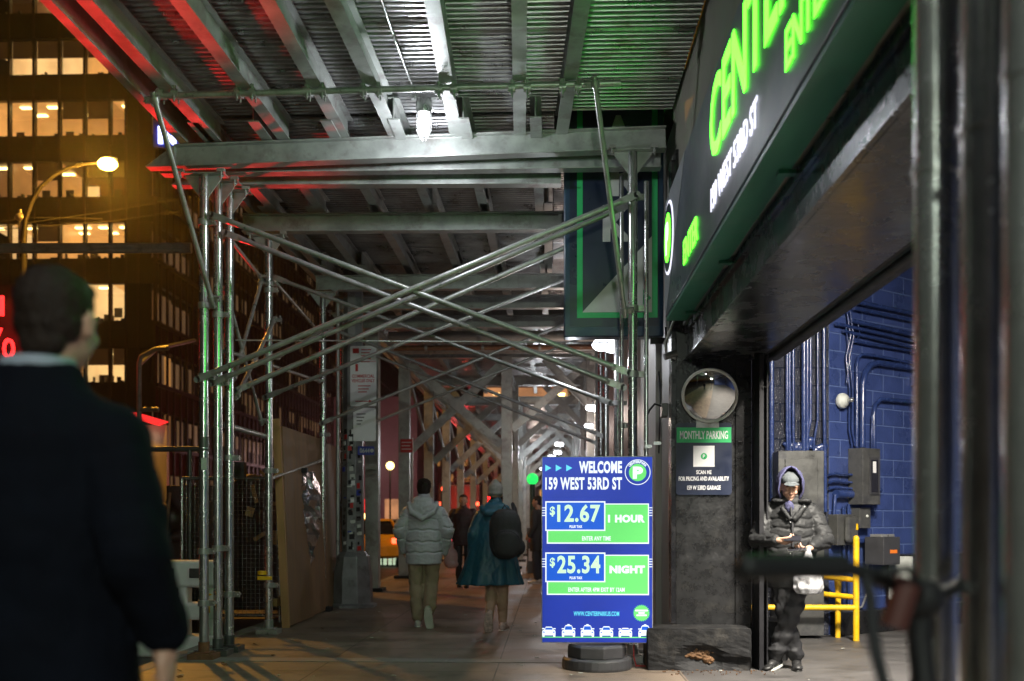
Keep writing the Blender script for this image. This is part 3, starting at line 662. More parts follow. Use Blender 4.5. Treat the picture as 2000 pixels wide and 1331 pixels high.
# convex mirror
c = at(1386, 773, 8.78)
mr = thing('convex_mirror', 'round convex traffic mirror with pale rim on the black pillar', 'mirror', c)
R = Matrix.Rotation(radians(90), 3, 'X'); R = Matrix.Rotation(radians(-9), 3, 'Z') @ Matrix.Rotation(radians(20), 3, 'X') @ R
rr = .232; mb = MB(); mb.lathe(c, [(rr * sin(a_) / sin(radians(38)), .26 * (cos(a_) - cos(radians(38)))) for a_ in [radians(38 - q) for q in range(0, 38, 2)]] + [(.001, .26 * (1 - cos(radians(38))))], 40, R); mb.build('mirror_dome', M['mirror'], mr)
mb = MB(); n = 40; mb.path([c + R @ V((rr * cos(2*pi*i/n), rr * sin(2*pi*i/n), 0)) for i in range(n + 1)], .014, 8); mb.build('rim', M['cream'], mr)
mb = MB(); mb.tube(c + V((0, .02, 0)), c + V((0, .14, 0)), .03); mb.b(c.x - .1, c.x + .1, 8.89, 8.925, c.z - .27, c.z - .2); mb.build('bracket', M['galv2'], mr)

# illuminated price board on its weighted base
a = at(1057.5, 1256, 8.62); b = at(1275.5, 891, 8.62); w = b.x - a.x; h = b.z - a.z
db = thing('price_board', 'glowing blue parking price board on a black octagonal base, WELCOME 159 WEST 53RD ST', 'sign', ((a.x + b.x)/2, 8.68, 0))
mb = MB(); mb.b(a.x, b.x, 8.625, 8.76, a.z, b.z); mb.build('cabinet', M['galv2'], db, .004)
Md = frame((a.x, 8.625, a.z), (1, 0, 0), (0, 0, 1))
X = lambda px: (px - 1057.5) / 218 * w
Yy = lambda py: (1256 - py) / 365 * h
mb = MB(); mb.rect(Md, .008, w - .008, .008, h - .008, .001, .004); scr = mb.build('screen', M['e_blue'], db)
def scr_part(name, mbx, m): return mbx.build(name, M[m], scr)
def R4(mbx, x0, x1, y0, y1, za, zb): mbx.rect(Md, X(x0), X(x1), Yy(y1), Yy(y0), za, zb)
mw = MB(); ml = MB(); mbl = MB(); mdg = MB(); mc = MB()
for dy in (0, 100):
    R4(mw, 1068, 1267.5, 981 + dy + 2.5, 1062 + dy, .004, .006); R4(ml, 1070.5, 1265.5, 985.5 + dy, 1059.5 + dy, .006, .008)
    R4(mw, 1065, 1182.5, 979 + dy, 1037 + dy, .008, .010); q_ = MB(); R4(q_, 1067.5, 1180, 981.5 + dy, 1034.5 + dy, .010, .012); q_.build('price_panel', M['e_blue2'], db)
    for k in range(4):
        for x0_, x1_ in ((1058.5, 1065), (1268, 1274)): R4(mw, x0_, x1_, 991 + dy + k * 5, 992.6 + dy + k * 5, .004, .006)
def tt(mbx, s, px, py, pw, ph, za, zb, bold=.03, al='C'): text(mbx, s, Md, X(px), Yy(py), pw / 218 * w, ph / 365 * h, za, zb, bold, al, 1.08)
tt(mw, 'WELCOME', 1173, 912.5, 84, 24, .004, .006, .045); tt(mw, '159 WEST 53RD ST', 1140, 944.5, 150, 25, .004, .006, .035)
tt(mdg, '$', 1079, 999, 10, 20, .012, .014, .03); tt(mdg, '12.67', 1130.5, 1002.5, 84, 35, .012, .014, .03)
mdg.build('price_digits', M['e_lime2'], db); mdg = MB()
tt(mdg, '$', 1079, 1099, 10, 20, .012, .014, .03); tt(mdg, '25.34', 1130.5, 1102.5, 84, 35, .012, .014, .03)
for dy in (0, 100): tt(mw, 'PLUS TAX', 1125, 1028.5 + dy, 25, 5.5, .012, .014, .05)
tt(mw, '1 HOUR', 1223.5, 1013, 72, 15.5, .008, .010, .06); tt(mw, 'NIGHT', 1225, 1112, 69, 15.5, .008, .010, .06)
tt(mw, 'ENTER ANY TIME', 1165, 1051.5, 56, 8.5, .008, .010, .03); tt(mw, 'ENTER AFTER 4PM EXIT BY 12AM', 1165, 1151.5, 110, 8.5, .008, .010, .03)
tt(mc, 'WWW.CENTERPARKUS.COM', 1165, 1198.5, 89, 9, .004, .006, .03)
for k in range(3): q = 1065 + k * 20.5; mc.poly(Md, [(X(q), Yy(920.5)), (X(q + 12), Yy(914)), (X(q), Yy(907.5))], .004, .006)
# logo
sx = w / 218
mw.ring(Md, X(1245.5), Yy(922.5), 23.6*sx, 25*sx, .004, .006); ml.disc(Md, X(1245.5), Yy(923), 17*sx, .004, .006); tt(mw, 'P', 1246, 923.5, 20, 24, .006, .008, .06)
for i, ch in enumerate('CENTERPARK'):
    an = radians(140 - i * 100 / 9); cx, cy = X(1245.5) + 20.3*sx*cos(an), Yy(922.5) + 20.3*sx*sin(an)
    Mr = Md @ Matrix.Translation((cx, cy, 0)) @ Matrix.Rotation(an - pi/2, 4, 'Z'); text(mw, ch, Mr, 0, 0, 4.2*sx, 5*sx, .004, .006, .04)
# starburst
pts = []
for i in range(52): an = 2*pi*i/52; q = (17 if i % 2 else 14)*sx; pts.append((X(1253) + q*cos(an), Yy(1197) + q*sin(an)))
ml.poly(Md, pts, .004, .006)
for k, ww in enumerate((24, 12, 20)): R4(mw, 1253 - ww/2, 1253 + ww/2, 1190.5 + k*4.6, 1193.6 + k*4.6, .006, .008)
# row of little cars and the green road line
R4(ml, 1058.5, 1274.5, 1243.5, 1245.5, .004, .006)
for i, cx in enumerate((1072, 1110.5, 1147.5, 1184.5, 1221.5, 1260)):
    tall = (2, 5, 5, 3, 0, 5)[i]; yb = 1244; B = 1232; T = 1226 - tall; mi_ = MB(); mwin = MB()
    P = lambda x, y: (X(cx + x), Yy(y))
    body = [(-13, B + 2), (-12, B - 1), (-9, B - 2), (-7.5, T + 3), (-5.5, T), (5.5, T), (7.5, T + 3), (9, B - 2), (12, B - 1), (13, B + 2), (13, 1240), (12.5, yb), (8.5, yb), (8.5, 1241), (-8.5, 1241), (-8.5, yb), (-12.5, yb), (-13, 1240)]
    mi_.poly(Md, [P(*q) for q in body][::-1], .006, .008)
    if tall == 5: mi_.poly(Md, [P(-3, T), P(3, T), P(2, T - 2), P(-2, T - 2)], .006, .008)
    for s_ in (-1, 1): mi_.poly(Md, ([P(s_*8.5, B - 3), P(s_*13.5, B - 3), P(s_*13.5, B - 5), P(s_*8.5, B - 5)])[::s_], .006, .008)
    mwin.poly(Md, [P(-6, T + 2), P(-7.5, B - 2), P(7.5, B - 2), P(6, T + 2)], .008, .0095)
    for s_ in (-1, 1): mwin.poly(Md, [P(s_*11.5, B + 3.5), P(s_*8, B + 4), P(s_*8, B + 2), P(s_*11.5, B + 1.5)][::-s_], .008, .0095)
    ic = mi_.build('car_icon', M['e_scrwhite'], db); mwin.build('icon_window', M['e_blue2'], ic)
scr_part('lettering', mw, 'e_scrwhite'); scr_part('green_panel', ml, 'e_lime'); scr_part('price_digits', mdg, 'e_lime2'); scr_part('web_address', mc, 'e_cyan')
cx = at(1166, 1290, 8.7).x
mb = MB(); mb.lathe((cx, 8.72, 0), [(.30, 0), (.305, .02), (.30, .085), (.28, .1)], 32, smooth=False); mb.lathe((cx, 8.72, .1), [(.255, 0), (.26, .005), (.26, .095), (.24, .112)], 8, Matrix.Rotation(radians(10), 3, 'Z'), smooth=False); mb.b(cx - .05, cx + .05, 8.68, 8.76, .28, a.z + .02)
mb.build('base', M['charcoal'], db, .006)
mb = MB(); mb.path([(.75, 8.8, .4), (.74, 8.72, .1), (.76, 8.7, .02), (.9, 8.75, .012), (1.0, 8.82, .012)], .005); mb.build('power_cable', M['redsign'], db)

# ============================================================ THINGS ROUND THE GARAGE MOUTH
def rough_block(name, label, x0, x1, y0, y1, z1, seed):
    rnd = random.Random(seed); t = bmesh.new(); bmesh.ops.create_cube(t, size=1)
    bmesh.ops.subdivide_edges(t, edges=t.edges, cuts=14, use_grid_fill=True)
    for v in t.verts:
        x, y, z = v.co; rx = (x + .5); rz = z + .5
        v.co = V((x0 + rx*(x1-x0), y0 + (y + .5)*(y1-y0), rz * z1))
        if y < -.49:   # battered front: a broken cavity low on the face
            d = max(0, 1 - ((rx - .52)/.25)**2 - ((rz - .28)/.34)**2); v.co.y += .07 * d + .005 * rnd.random() * (1 if rz < .6 else .2)
            d2 = max(0, 1 - ((rx - .85)/.3)**2 - ((rz - .1)/.25)**2); v.co.y += .05 * d2
        v.co += V([rnd.uniform(-.0018, .0018) for _ in range(3)])
        if abs(x) > .49 and abs(z) > .49 or abs(x) > .49 and abs(y) > .49: v.co.x -= math.copysign(.012, x)
    me = bpy.data.meshes.new(name); t.to_mesh(me); t.free(); me.materials.append(M['block_black']); o = bpy.data.objects.new(name, me); C.objects.link(o)
    return tag(o, label, 'concrete block')
a = gr(1278, 1303)
wb = rough_block('wheel_guard', 'battered black concrete block with a broken brown patch at the foot of the pillar', .84, 1.735, 8.58, 8.93, .36, 2)
wb2 = rough_block('wheel_guard', 'black concrete block behind the door track at the leaning man\'s feet', 1.92, 2.2, 9.2, 9.7, .36, 5)
M['chip'] = pmat('broken_brick_core', (.11,.055,.022), .8, 0, .6, 14, .8, 40)
rb = random.Random(4); mb = MB()
for i in range(40):
    q = V((rb.gauss(1.27, .07), 8.645, rb.gauss(.13, .05))); mb.ell(q, (rb.uniform(.02, .05), .022, rb.uniform(.015, .035)), Matrix.Rotation(rb.random()*3, 3, 'Y'), 7, 5)
p = solidify(mb, 'exposed_core', M['chip'], None, .006, 1, wr=(.02, 30, 1)); p.parent = wb
mb = MB()
for i in range(60):
    q = V((rb.uniform(1.0, 1.9), rb.uniform(8.3, 8.6), .006)); s_ = rb.uniform(.003, .009); mb.box(q, (s_*1.6, s_, .008), rb.random()*3)
tag(mb.build('debris', M['chip'], None), 'small brown crumbs of broken brick scattered before the black block', 'rubble', kind='stuff')

def wbox(name, label, cat, x0, y0, x1, y1, d0, d1, m='graybox', bev=.006):
    p = wp(x0, y1); q = wp(x1, y0); t = thing(name, label, cat, Wf @ V((p.x, p.y, 0))); mb = MB(); mb.rect(Wf, p.x, q.x, p.y, q.y, d0, d1); mb.build('casing', M[m], t, bev); return t, p, q
# big cabinet on the dark wall
a = at(1518, 1242, 11.0); b = at(1607, 881, 11.0)
t = thing('electrical_cabinet', 'tall dark grey electrical cabinet with a panel door behind the leaning man', 'cabinet', ((a.x+b.x)/2, 11.1, 0))
mb = MB(); mb.b(a.x, b.x, 10.95, 11.29, .03, b.z); mb.build('casing', M['graybox'], t, .006)
mb = MB(); mb.b(a.x + .07, b.x - .07, 10.935, 10.95, .7, b.z - .09); mb.build('door', M['graybox'], t, .006)
# breaker cabinet
t, p, q = wbox('breaker_box', 'narrow dark breaker box with glass window on the blue wall', 'electrical box', 1656, 879, 1690, 986, 0, .2)
mw_ = (q.x - p.x); mb = MB(); mb.rect(Wf, p.x + mw_*.34, q.x - mw_*.12, p.y + .11, q.y - .1, .2, .212); o = mb.build('window_frame', M['charcoal'], t, .004)
mb = MB(); mb.rect(Wf, p.x + mw_*.42, q.x - mw_*.2, p.y + .14, q.y - .13, .212, .215); mb.build('window_pane', M['glass'], o)
mb = MB(); mb.rect(Wf, p.x + mw_*.5, q.x - mw_*.32, p.y + .36, q.y - .15, .215, .218); mb.build('label_strip', M['signwhite'], o)
t, p, q = wbox('junction_box', 'small black junction box right below the breaker box', 'electrical box', 1662, 992, 1683, 1032, 0, .12); mb = MB(); c_ = Wf @ V(((p.x+q.x)/2 + .03, (p.y+q.y)/2 + .02, .12)); mb.ell(c_, .018); mb.build('lock', M['cream'], t)
t, p, q = wbox('disconnect_switch', 'rounded grey disconnect switch with a yellow sticker left of the small junction box', 'electrical box', 1617, 1005, 1650, 1065, 0, .13)
mb = MB(); mb.rect(Wf, p.x + .09, q.x - .01, p.y + .03, q.y - .02, .13, .2); mb.build('cover', M['graybox'], t, .035); mb = MB(); mb.rect(Wf, q.x - .07, q.x - .035, p.y + .17, p.y + .24, .2, .203); mb.build('sticker', M['yellow'], t)
t, p, q = wbox('control_box', 'black box with an orange label beside the yellow guard rail', 'electrical box', 1674, 1048, 1706, 1102, .1, .35, 'charcoal'); mb = MB(); mb.rect(Wf, q.x - .19, q.x - .06, p.y + .13, p.y + .17, .35, .353); mb.build('label_strip', M['orange'], t)
mb = MB(); mb.rect(Wf, p.x + .03, q.x - .03, q.y, q.y + .03, .15, .3); mb.build('top_fitting', M['galv2'], t, .004)
t, p, q = wbox('low_barrier', 'low black padded barrier with a worn tan edge against the blue wall', 'barrier', 1724, 1078, 1850, 1170, .05, .4, 'black_rough'); mb = MB(); mb.rect(Wf, p.x - .03, p.x, p.y, q.y - .02, .1, .4); mb.build('edge_strip', M['cream'], t, .004)
# alarm bell
c = Wf @ wp(1638, 784, .03)
t = thing('alarm_bell', 'round cream alarm bell on the blue wall', 'alarm', c); Rb = Wf.to_3x3()
mb = MB(); mb.lathe(c, [(.085, 0), (.088, .03), (.08, .05), (.06, .06), (.058, .075), (.001, .08)], 28, Rb); mb.build('gong', M['cream'], t); mb = MB(); mb.lathe(c + Rb @ V((.03, 0, .05)), [(.028, 0), (.028, .06), (.02, .09), (.001, .095)], 18, Rb); mb.build('striker_cap', M['galv'], t)
mb = MB(); mb.lathe(c - Rb @ V((0, 0, .03)), [(.06, 0), (.06, .03)], 20, Rb); mb.build('base', M['white'], t)
# yellow guard rail
t = thing('guard_rail', 'yellow painted pipe guard rail on the garage floor behind the leaning man', 'rail', gr(1672, 1252))
g0 = gr(1672, 1252); gy = g0.y; mb = MB(); zt = at(1672, 1052, gy).z
mb.tube(g0, (g0.x, gy, zt), .033, n=18); mb.ell((g0.x, gy, zt), .033); mb.build('post', M['yellow'], t)
zr = at(1672, 1187, gy).z; mb = MB(); mb.tube((1.95, gy, zr), (g0.x, gy, zr), .031, n=16); mb.build('rail', M['yellow'], t)
for yy in (1115, 1133): z_ = at(1672, yy, gy).z; mb = MB(); mb.tube((g0.x, gy, z_), (g0.x - .38, gy + .45, z_ + .03), .03, n=14); mb.build('rail', M['yellow'], t)
mb = MB(); z_ = at(1672, 1167, gy).z; mb.tube((g0.x, gy, z_), (g0.x - .4, gy + .4, z_ + .02), .03, n=14); mb.build('rail', M['yellow'], t)
c1 = at(1636, 1128, gy + .3); c2 = at(1637, 1160, gy + .3); mb = MB(); mb.tube(c1, c2, .04, .03, n=14); mb.tube((c1.x, c1.y, 0), c2, .03, n=14); mb.build('post', M['yellow'], t)
t = thing('stanchion_base', 'black box foot with pale grime below the yellow rail', 'pipe stand', gr(1613, 1238)); g = gr(1613, 1238)
mb = MB(); mb.b(g.x - .09, g.x + .07, g.y, g.y + .2, 0, .34); mb.build('foot', M['black_rough'], t, .01); mb = MB(); mb.path([(g.x, g.y + .1, .3), (g.x + .05, g.y + .12, .5), (g.x + .07, g.y + .15, 1.0)], .035, 10); mb.build('pipe', M['galv2'], t)
# wall lamp box with arm on the pilaster
c = hit(1304, 802, (1.1, 0, 0), V((1, 0, 0)))
t = thing('wall_box', 'small grey box with a curved black arm on the metal clad wall', 'junction box', c); mb = MB(); mb.b(1.04, 1.1, c.y - .06, c.y + .1, c.z - .06, c.z + .06); mb.build('casing', M['graybox'], t, .004)
mb = MB(); mb.path([(1.05, c.y, c.z + .04), (.98, c.y, c.z + .06), (.93, c.y, c.z + .0), (.92, c.y, c.z - .03)], .01); mb.build('arm', M['black'], t)
t = thing('conduit_elbow', 'grey elbow pipe and cable drop just below the fascia sign end', 'pipe', (1.08, 8.85, 3.0)); mb = MB(); mb.path([(1.1, 8.8, 3.05), (1.02, 8.82, 2.85), (1.04, 8.84, 2.75), (1.12, 8.86, 2.72)], .012); mb.build('cable', M['galv2'], t); mb = MB(); mb.tube((1.02, 8.84, 2.73), (1.13, 8.86, 2.77), .03); mb.build('elbow', M['graybox'], t)
for i, (px, py, lab) in enumerate(((1266, 866, 'larger torn pale sticker high on the metal clad wall'), (1248, 872, 'smaller torn pale sticker low on the metal clad wall'))):
    c = at(px + 18, py, 9.28); o = MB().box(c, (.07, .004, .03)).build('sticker', M['galv'], None); tag(o, lab, 'sticker')
# ============================================================ OFFICE BUILDING ACROSS THE STREET
ob = thing('office_building', 'dark office tower with rows of warm lit windows across the street', 'building', (-36, 62, 0))
BY = 60.0; cxn = -24.0
rowsz = []                                    # z ranges of window bands
zfun = lambda py: at(150, py, BY).z
rows = [(-45, 25), (75, 145), (195, 265), (315, 385), (435, 505), (555, 627), (680, 747), (803, 870), (925, 990)]
rows = [(-165, -95)] + rows
bands = [(zfun(b), zfun(a)) for a, b in rows]
top = 48
# facade: spandrel belts between the window bands, front face and side face
edges = [0] + [z for b in reversed(bands) for z in b] + [top]
mb = MB()
for i in range(0, len(edges) - 1, 2): mb.b(-62, cxn, BY, BY + .35, edges[i], edges[i+1]); mb.b(cxn - .35, cxn, BY + .35, 190, edges[i], edges[i+1])
mb.build('wall', M['darkfac'], ob)
mb = MB(); mb.b(-62, cxn - 3.0, BY + 3.2, 190, 0, top); mb.build('core', M['black'], ob)
mb = MB()
bays = [-182, -133, -84, -35, 17.5, 66, 115.5, 165, 214.5, 246, 270, 302]
for i, px in enumerate(bays):
    x = at(px, 500, BY).x; mb.b(x - .07, x + .07, BY - .06, BY + .3, 0, top)
mb.build('mullion', M['mullion'], ob)
mb = MB(); xa = at(247, 500, BY).x; mb.b(xa, cxn - .35, BY + .05, BY + .3, 0, top); mb.build('corner_pier', M['darkfac'], ob)
mb = MB(); Y = 60.6; sy = []
while Y < 190: sy.append(Y); mb.b(cxn - .02, cxn + .1, Y - .09, Y + .09, 0, top); Y += 1.12
mb.build('side_mullion', M['mullion'], ob)
mb = MB()
for z0, z1 in bands: mb.b(cxn, cxn + .16, BY, 190, z0 - .28, z0 - .04)
mb.build('sill_band', M['mullion'], ob)
rw = random.Random(12)
lit = {0: 'eeee' 'ccbbc', 1: 'eeeecbbc', 2: 'eecddddab', 3: 'aaaaaabba', 4: 'ecccbbee', 5: 'ccddaaaab', 6: 'bbaaaaada', 7: 'eecaabada', 8: 'ccebcbaee', 9: 'eecbcebec'}
nwin = 0
for r, (z0, z1) in enumerate(bands):
    s_ = (lit[r] + 'eeeeeeeee')[:9]
    for i in range(9):
        if i < 3: continue
        x0 = at(bays[i], 500, BY).x + .07; x1 = at(bays[i+1], 500, BY).x - .07
        k = s_[i]; mi = 'abcde'.index(k)
        if k == 'e' and r not in (4,): pass
        zz = z0 if not (r == 4 and i in (7,)) else z0
        mb = MB(); mb.b(x0 - .07, x1 + .07, BY + 3.0, BY + 3.1, z0 - .3, z1 + .3); mb.b(x0 - .07, x1 + .07, BY + .35, BY + 3, z1 + .02, z1 + .08); mb.b(x0 - .07, x1 + .07, BY + .35, BY + 3, z0 - .08, z0 - .02)
        if rw.random() < .4: mb.b(x0 - .06, x0 + .05, BY + .35, BY + 3, z0, z1)
        w_ = mb.build('window', M['room%d' % mi], ob); nwin += 1
        # furniture, frames on the wall, blinds
        fl_ = []
        class fm:
            b = staticmethod(lambda *a: fl_.append(MB().b(*a))); ell = staticmethod(lambda *a, **k: fl_.append(MB().ell(*a, **k)))
        for q_ in range(rw.randint(1, 5)): a_ = rw.uniform(0, 1.2); fm.b(x0 + a_, x0 + a_ + rw.uniform(.04, .2), BY + .5, BY + .7, z0, z0 + rw.uniform(.08, .45))
        if rw.random() < .7: fm.b(x0 + rw.random()*.5, x0 + .9, BY + 1.5, BY + 2, z0, z0 + rw.uniform(.2, .7))
        if rw.random() < .5: fm.b(x0 + .5, x0 + 1.0, BY + 2.92, BY + 2.99, z0 + .8, z0 + 1.4)
        if rw.random() < .5: fm.ell((x0 + rw.uniform(.3, 1.1), BY + .8, z0 + .12), (.2, .15, .22), nu=7, nv=5)
        for q_ in fl_: q_.build('furniture', M['darkfac'], w_)
        if k in 'abcd' and rw.random() < .9:
            for q in range(rw.choice((1, 2))):
                mb = MB(); xx = x0 + rw.uniform(.1, .5); mb.b(xx, xx + rw.uniform(.5, .95), BY + .9 + q*1.2, BY + 1.2 + q*1.2, z1 - .06, z1 - .01); mb.build('ceiling_light', M['e_ceil'], w_)
        if r in (2, 7) or rw.random() < .3:
            mb = MB(); mb.b(x0, x1, BY + .32, BY + .36, z0 + (z1 - z0) * .52, z1); mb.build('blind', M['room4'], w_)
# small lit panes of row 4, right part
x0 = at(166, 500, BY).x; x1 = at(190, 500, BY).x; mb = MB(); mb.b(x0, x1, BY + .31, BY + .34, zfun(385), zfun(362)); mb.build('window', M['room3'], ob)
# side face windows: narrow strips
order = []
for r, (z0, z1) in enumerate(bands):
    for j in range(len(sy) - 1):
        if sy[j] > 130: continue
        pr = .75 if sy[j] < 68 else .45
        if rw.random() < pr: order.append((sy[j], r))
order.sort(); near = order[:100 - nwin - 1]; rest = order[100 - nwin - 1:]
for y, r in near:
    z0, z1 = bands[r]; mb = MB(); mb.b(cxn - 1.5, cxn - 1.45, y + .05, y + 1.07, z0 - .5, z1 + .3); mb.build('window', M['room%d' % rw.choice((2, 5, 5, 1, 4, 4))], ob)
mb = MB()
for y, r in rest: z0, z1 = bands[r]; mb.b(cxn - 1.5, cxn - 1.45, y + .05, y + 1.07, z0 - rw.choice((.3, -1.2)), z1 + .1)
tag(mb.build('window', M['room5'], ob), kind='stuff')
# building closing the street, and a maroon block behind the hoarding
def block(name, label, x0, x1, y0, y1, z, m, n, seed, mats=('room2', 'room5', 'room4')):
    t = thing(name, label, 'building', ((x0+x1)/2, y0, 0)); mb = MB(); mb.b(x0, x1, y0, y1, 0, z); mb.build('wall', M[m], t)
    rn = random.Random(seed); st = 0
    for i in range(n):
        x = x0 + rn.uniform(.05, .9) * (x1 - x0); zz = 3 + 3.6 * rn.randint(0, int(z / 3.6) - 1)
        mb = MB(); mb.b(x, x + rn.uniform(1, 2.4), y0 - .06, y0 - .01, zz, zz + 1.7); mb.build('window', M[rn.choice(mats)], t)
    return t
block('distant_building', 'far pinkish building closing the end of the street', -30, 2, 230, 240, 34, 'darkfac2', 40, 3, ('room0', 'room1', 'room5'))
t = thing('distant_building', 'brightly lit low shopfront block beside the far end of the sidewalk shed', 'building', (-19, 110, 0))
mb = MB(); mb.b(-40, -14.6, 110, 130, 0, 15); mb.build('wall', pmat('pink_stone', (.26,.16,.17), .7, 0, .2, .4), t)
for i in range(7): mb = MB(); mb.b(-38 + i*3.3, -36 + i*3.3, 109.9, 109.95, .6, 3.6); mb.build('shop_window', M[('e_shop', 'room3', 'e_redlow')[i % 3]], t)
# lit room glimpsed above the sidewalk through the far shed
t = thing('lit_upper_room', 'orange lit shop interior seen above the sidewalk behind the far shed columns', 'shop window', (0, 64, 4))
a = at(945, 792, 64); b = at(1160, 757, 64)
mb = MB(); mb.b(a.x, b.x, 64, 64.2, a.z, b.z); mb.build('back_wall', M['e_shop'], t)
mb = MB(); 
for px, py in ((969, 770), (973, 783)): q = at(px, py, 63.8); mb.b(q.x - .18, q.x + .22, 63.7, 63.8, q.z - .05, q.z + .05)
q = at(1094, 779, 63.8); mb.b(q.x - .35, q.x + .3, 63.7, 63.8, q.z - .3, q.z + .35)
mb.build('ceiling_light', M['e_ceil'], t)
mb = MB(); mb.b(a.x - 1, b.x + 1, 63.4, 64.3, b.z, b.z + 3); mb.b(a.x - 1, b.x + 1, 63.4, 64.3, a.z - 1.0, a.z); mb.build('fascia', M['darkfac2'], t)

# ============================================================ STREET SIDE: hoarding, fence, poles
# plywood hoarding
hy0, hy1 = 11.75, 16.6
t = thing('plywood_hoarding', 'tan plywood hoarding with an orange timber edge on the kerb side of the sidewalk', 'fence', (-3.1, 12, 0))
pa = gr(562, 1228); pb = gr(665, 1192)
for i in range(4):
    y0 = 11.85 + i * 1.23; y1 = y0 + 1.21; x = -3.10 - .04 * i; mb = MB(); z1 = 2.42 + (.02 * (i % 2))
    mb.add([(x, y0, .02), (x, y1, .02), (x - .10, y1, z1), (x - .10, y0, z1), (x - .02, y0, .02), (x - .02, y1, .02), (x - .12, y1, z1), (x - .12, y0, z1)], [(0,1,2,3), (7,6,5,4), (0,3,7,4), (1,5,6,2), (3,2,6,7), (0,4,5,1)])
    mb.build('panel', M['wood'], t)
mb = MB(); mb.bar((-3.14, 11.80, 0), (-3.26, 11.80, 2.5), .09, .045); mb.build('stud', M['stud'], t)
mb = MB(); mb.bar((-3.28, 11.82, .3), (-3.28, 16.6, .3), .05, .09); mb.bar((-3.34, 11.82, 2.2), (-3.34, 16.6, 2.2), .05, .09); mb.build('rail', M['stud'], t)
# foil wrapped bundle hanging on the hoarding
t = thing('foil_bundle', 'crumpled silver foil sheet hanging on the plywood hoarding', 'foil', (-3.05, 12.8, 1.9)); mb = MB(); rn = random.Random(9)
pts = [(591, 922), (590, 960), (588, 1000), (582, 1040), (587, 1080), (588, 1120)]; prev = None; vs = []; fs = []
for j in range(19):
    f = j / 18; py = 922 + f * 200; wd = 6 + 14 * math.sin(min(1, f * 1.25 + .15) * pi * .5) - (9 * max(0, f - .72) / .28)
    cxp = 594 + 7 * math.sin(f * 5.1) - 3 * f
    for i in range(8):
        yy = 12.9; p = at(cxp + (i / 7 - .5) * wd * 2, py, yy); p.x += rn.uniform(-.015, .015); p.y = 12.6 + i * .06 + rn.uniform(-.05, .05); vs.append(p + V((.04, 0, 0)))
fs = [(a*8+i, a*8+i+1, a*8+8+i+1, a*8+8+i) for a in range(18) for i in range(7)]
mb.add(vs, fs, False); o = mb.build('foil_sheet', M['foil'], t); sm = o.modifiers.new('thick', 'SOLIDIFY'); sm.thickness = .012
mb = MB(); mb.b(vs[3].x - .03, vs[3].x + .05, 12.68, 12.74, vs[3].z - .02, vs[3].z + .04); mb.build('hook', M['black'], t)
# mesh fence panel
t = thing('fence_panel', 'galvanised wire mesh fence panel in front of dark machinery', 'fence', (-3.7, 12.4, 0)); fy = 12.4
a = at(432, 1202, fy); b = at(546, 934, fy); a.x -= .5
mb = MB(); mb.tube((a.x, fy, b.z), (b.x, fy, b.z), .022); mb.tube((a.x, fy, a.z), (b.x, fy, a.z), .022); mb.tube((a.x, fy, a.z), (a.x, fy, b.z), .022); mb.tube((b.x, fy, 0), (b.x, fy, b.z), .022); mb.build('frame', M['galv'], t)
mb = MB(); x = a.x
while x < b.x: mb.tube((x, fy, a.z), (x, fy, b.z), .0028, n=5, caps=False); x += .055
z = a.z
while z < b.z: mb.tube((a.x, fy + .005, z), (b.x, fy + .005, z), .0028, n=5, caps=False); z += .055
mb.build('mesh', M['galv'], t)
mb = MB(); mb.box(((a.x+b.x)/2 + .1, fy, b.z + .1), (.17, .1, .2)); mb.build('cap_box', M['graybox'], t)
# machine behind the fence
t = thing('tarped_machine', 'dark tarped machine with torn orange strips behind the mesh fence', 'machine', (-4.3, 13.4, -.13)); mb = MB(); rn = random.Random(21)
mb.b(-5.4, -3.5, 13.0, 14.4, .1, 1.0); mb.b(-5.1, -3.9, 13.1, 14.2, 1.0, 1.75)
for i in range(16): mb.ell((rn.uniform(-5.2, -3.6), rn.uniform(12.95, 13.6), rn.uniform(.3, 1.7)), (rn.uniform(.12, .35), .16, rn.uniform(.12, .3)), nu=10, nv=7)
solidify(mb, 'tarp', pmat('dark_maroon_tarp', (.045,.022,.02), .5, 0, .4, 3, .5, 10), t, .05, 2)
M['strip'] = pmat('tan_plastic_strip', (.5,.3,.12), .6, 0, .3, 9)
rag = MB(); flat = lambda px, py, s1, s2, an: rag.box(at(px, py, 12.75), (s1, .01, s2), M=Matrix.Rotation(an, 3, 'Y') @ Matrix.Rotation(an*.7, 3, 'Z'))
for q in ((497, 965, .05, .24, -.25), (488, 1000, .10, .12, .3), (531, 985, .16, .05, -.2), (507, 1048, .2, .05, -.5), (533, 1050, .12, .18, .1), (513, 925, .04, .1, -.8)): flat(*q); rag.build('torn_strip', M['strip'], t); rag = MB()
wh = MB(); wh.lathe((-4.9, 13.0, .2), [(.3, -.1), (.34, -.08), (.34, .08), (.3, .1)], 20, Matrix.Rotation(pi/2, 3, 'X')); wh.build('wheel', M['black'], t)
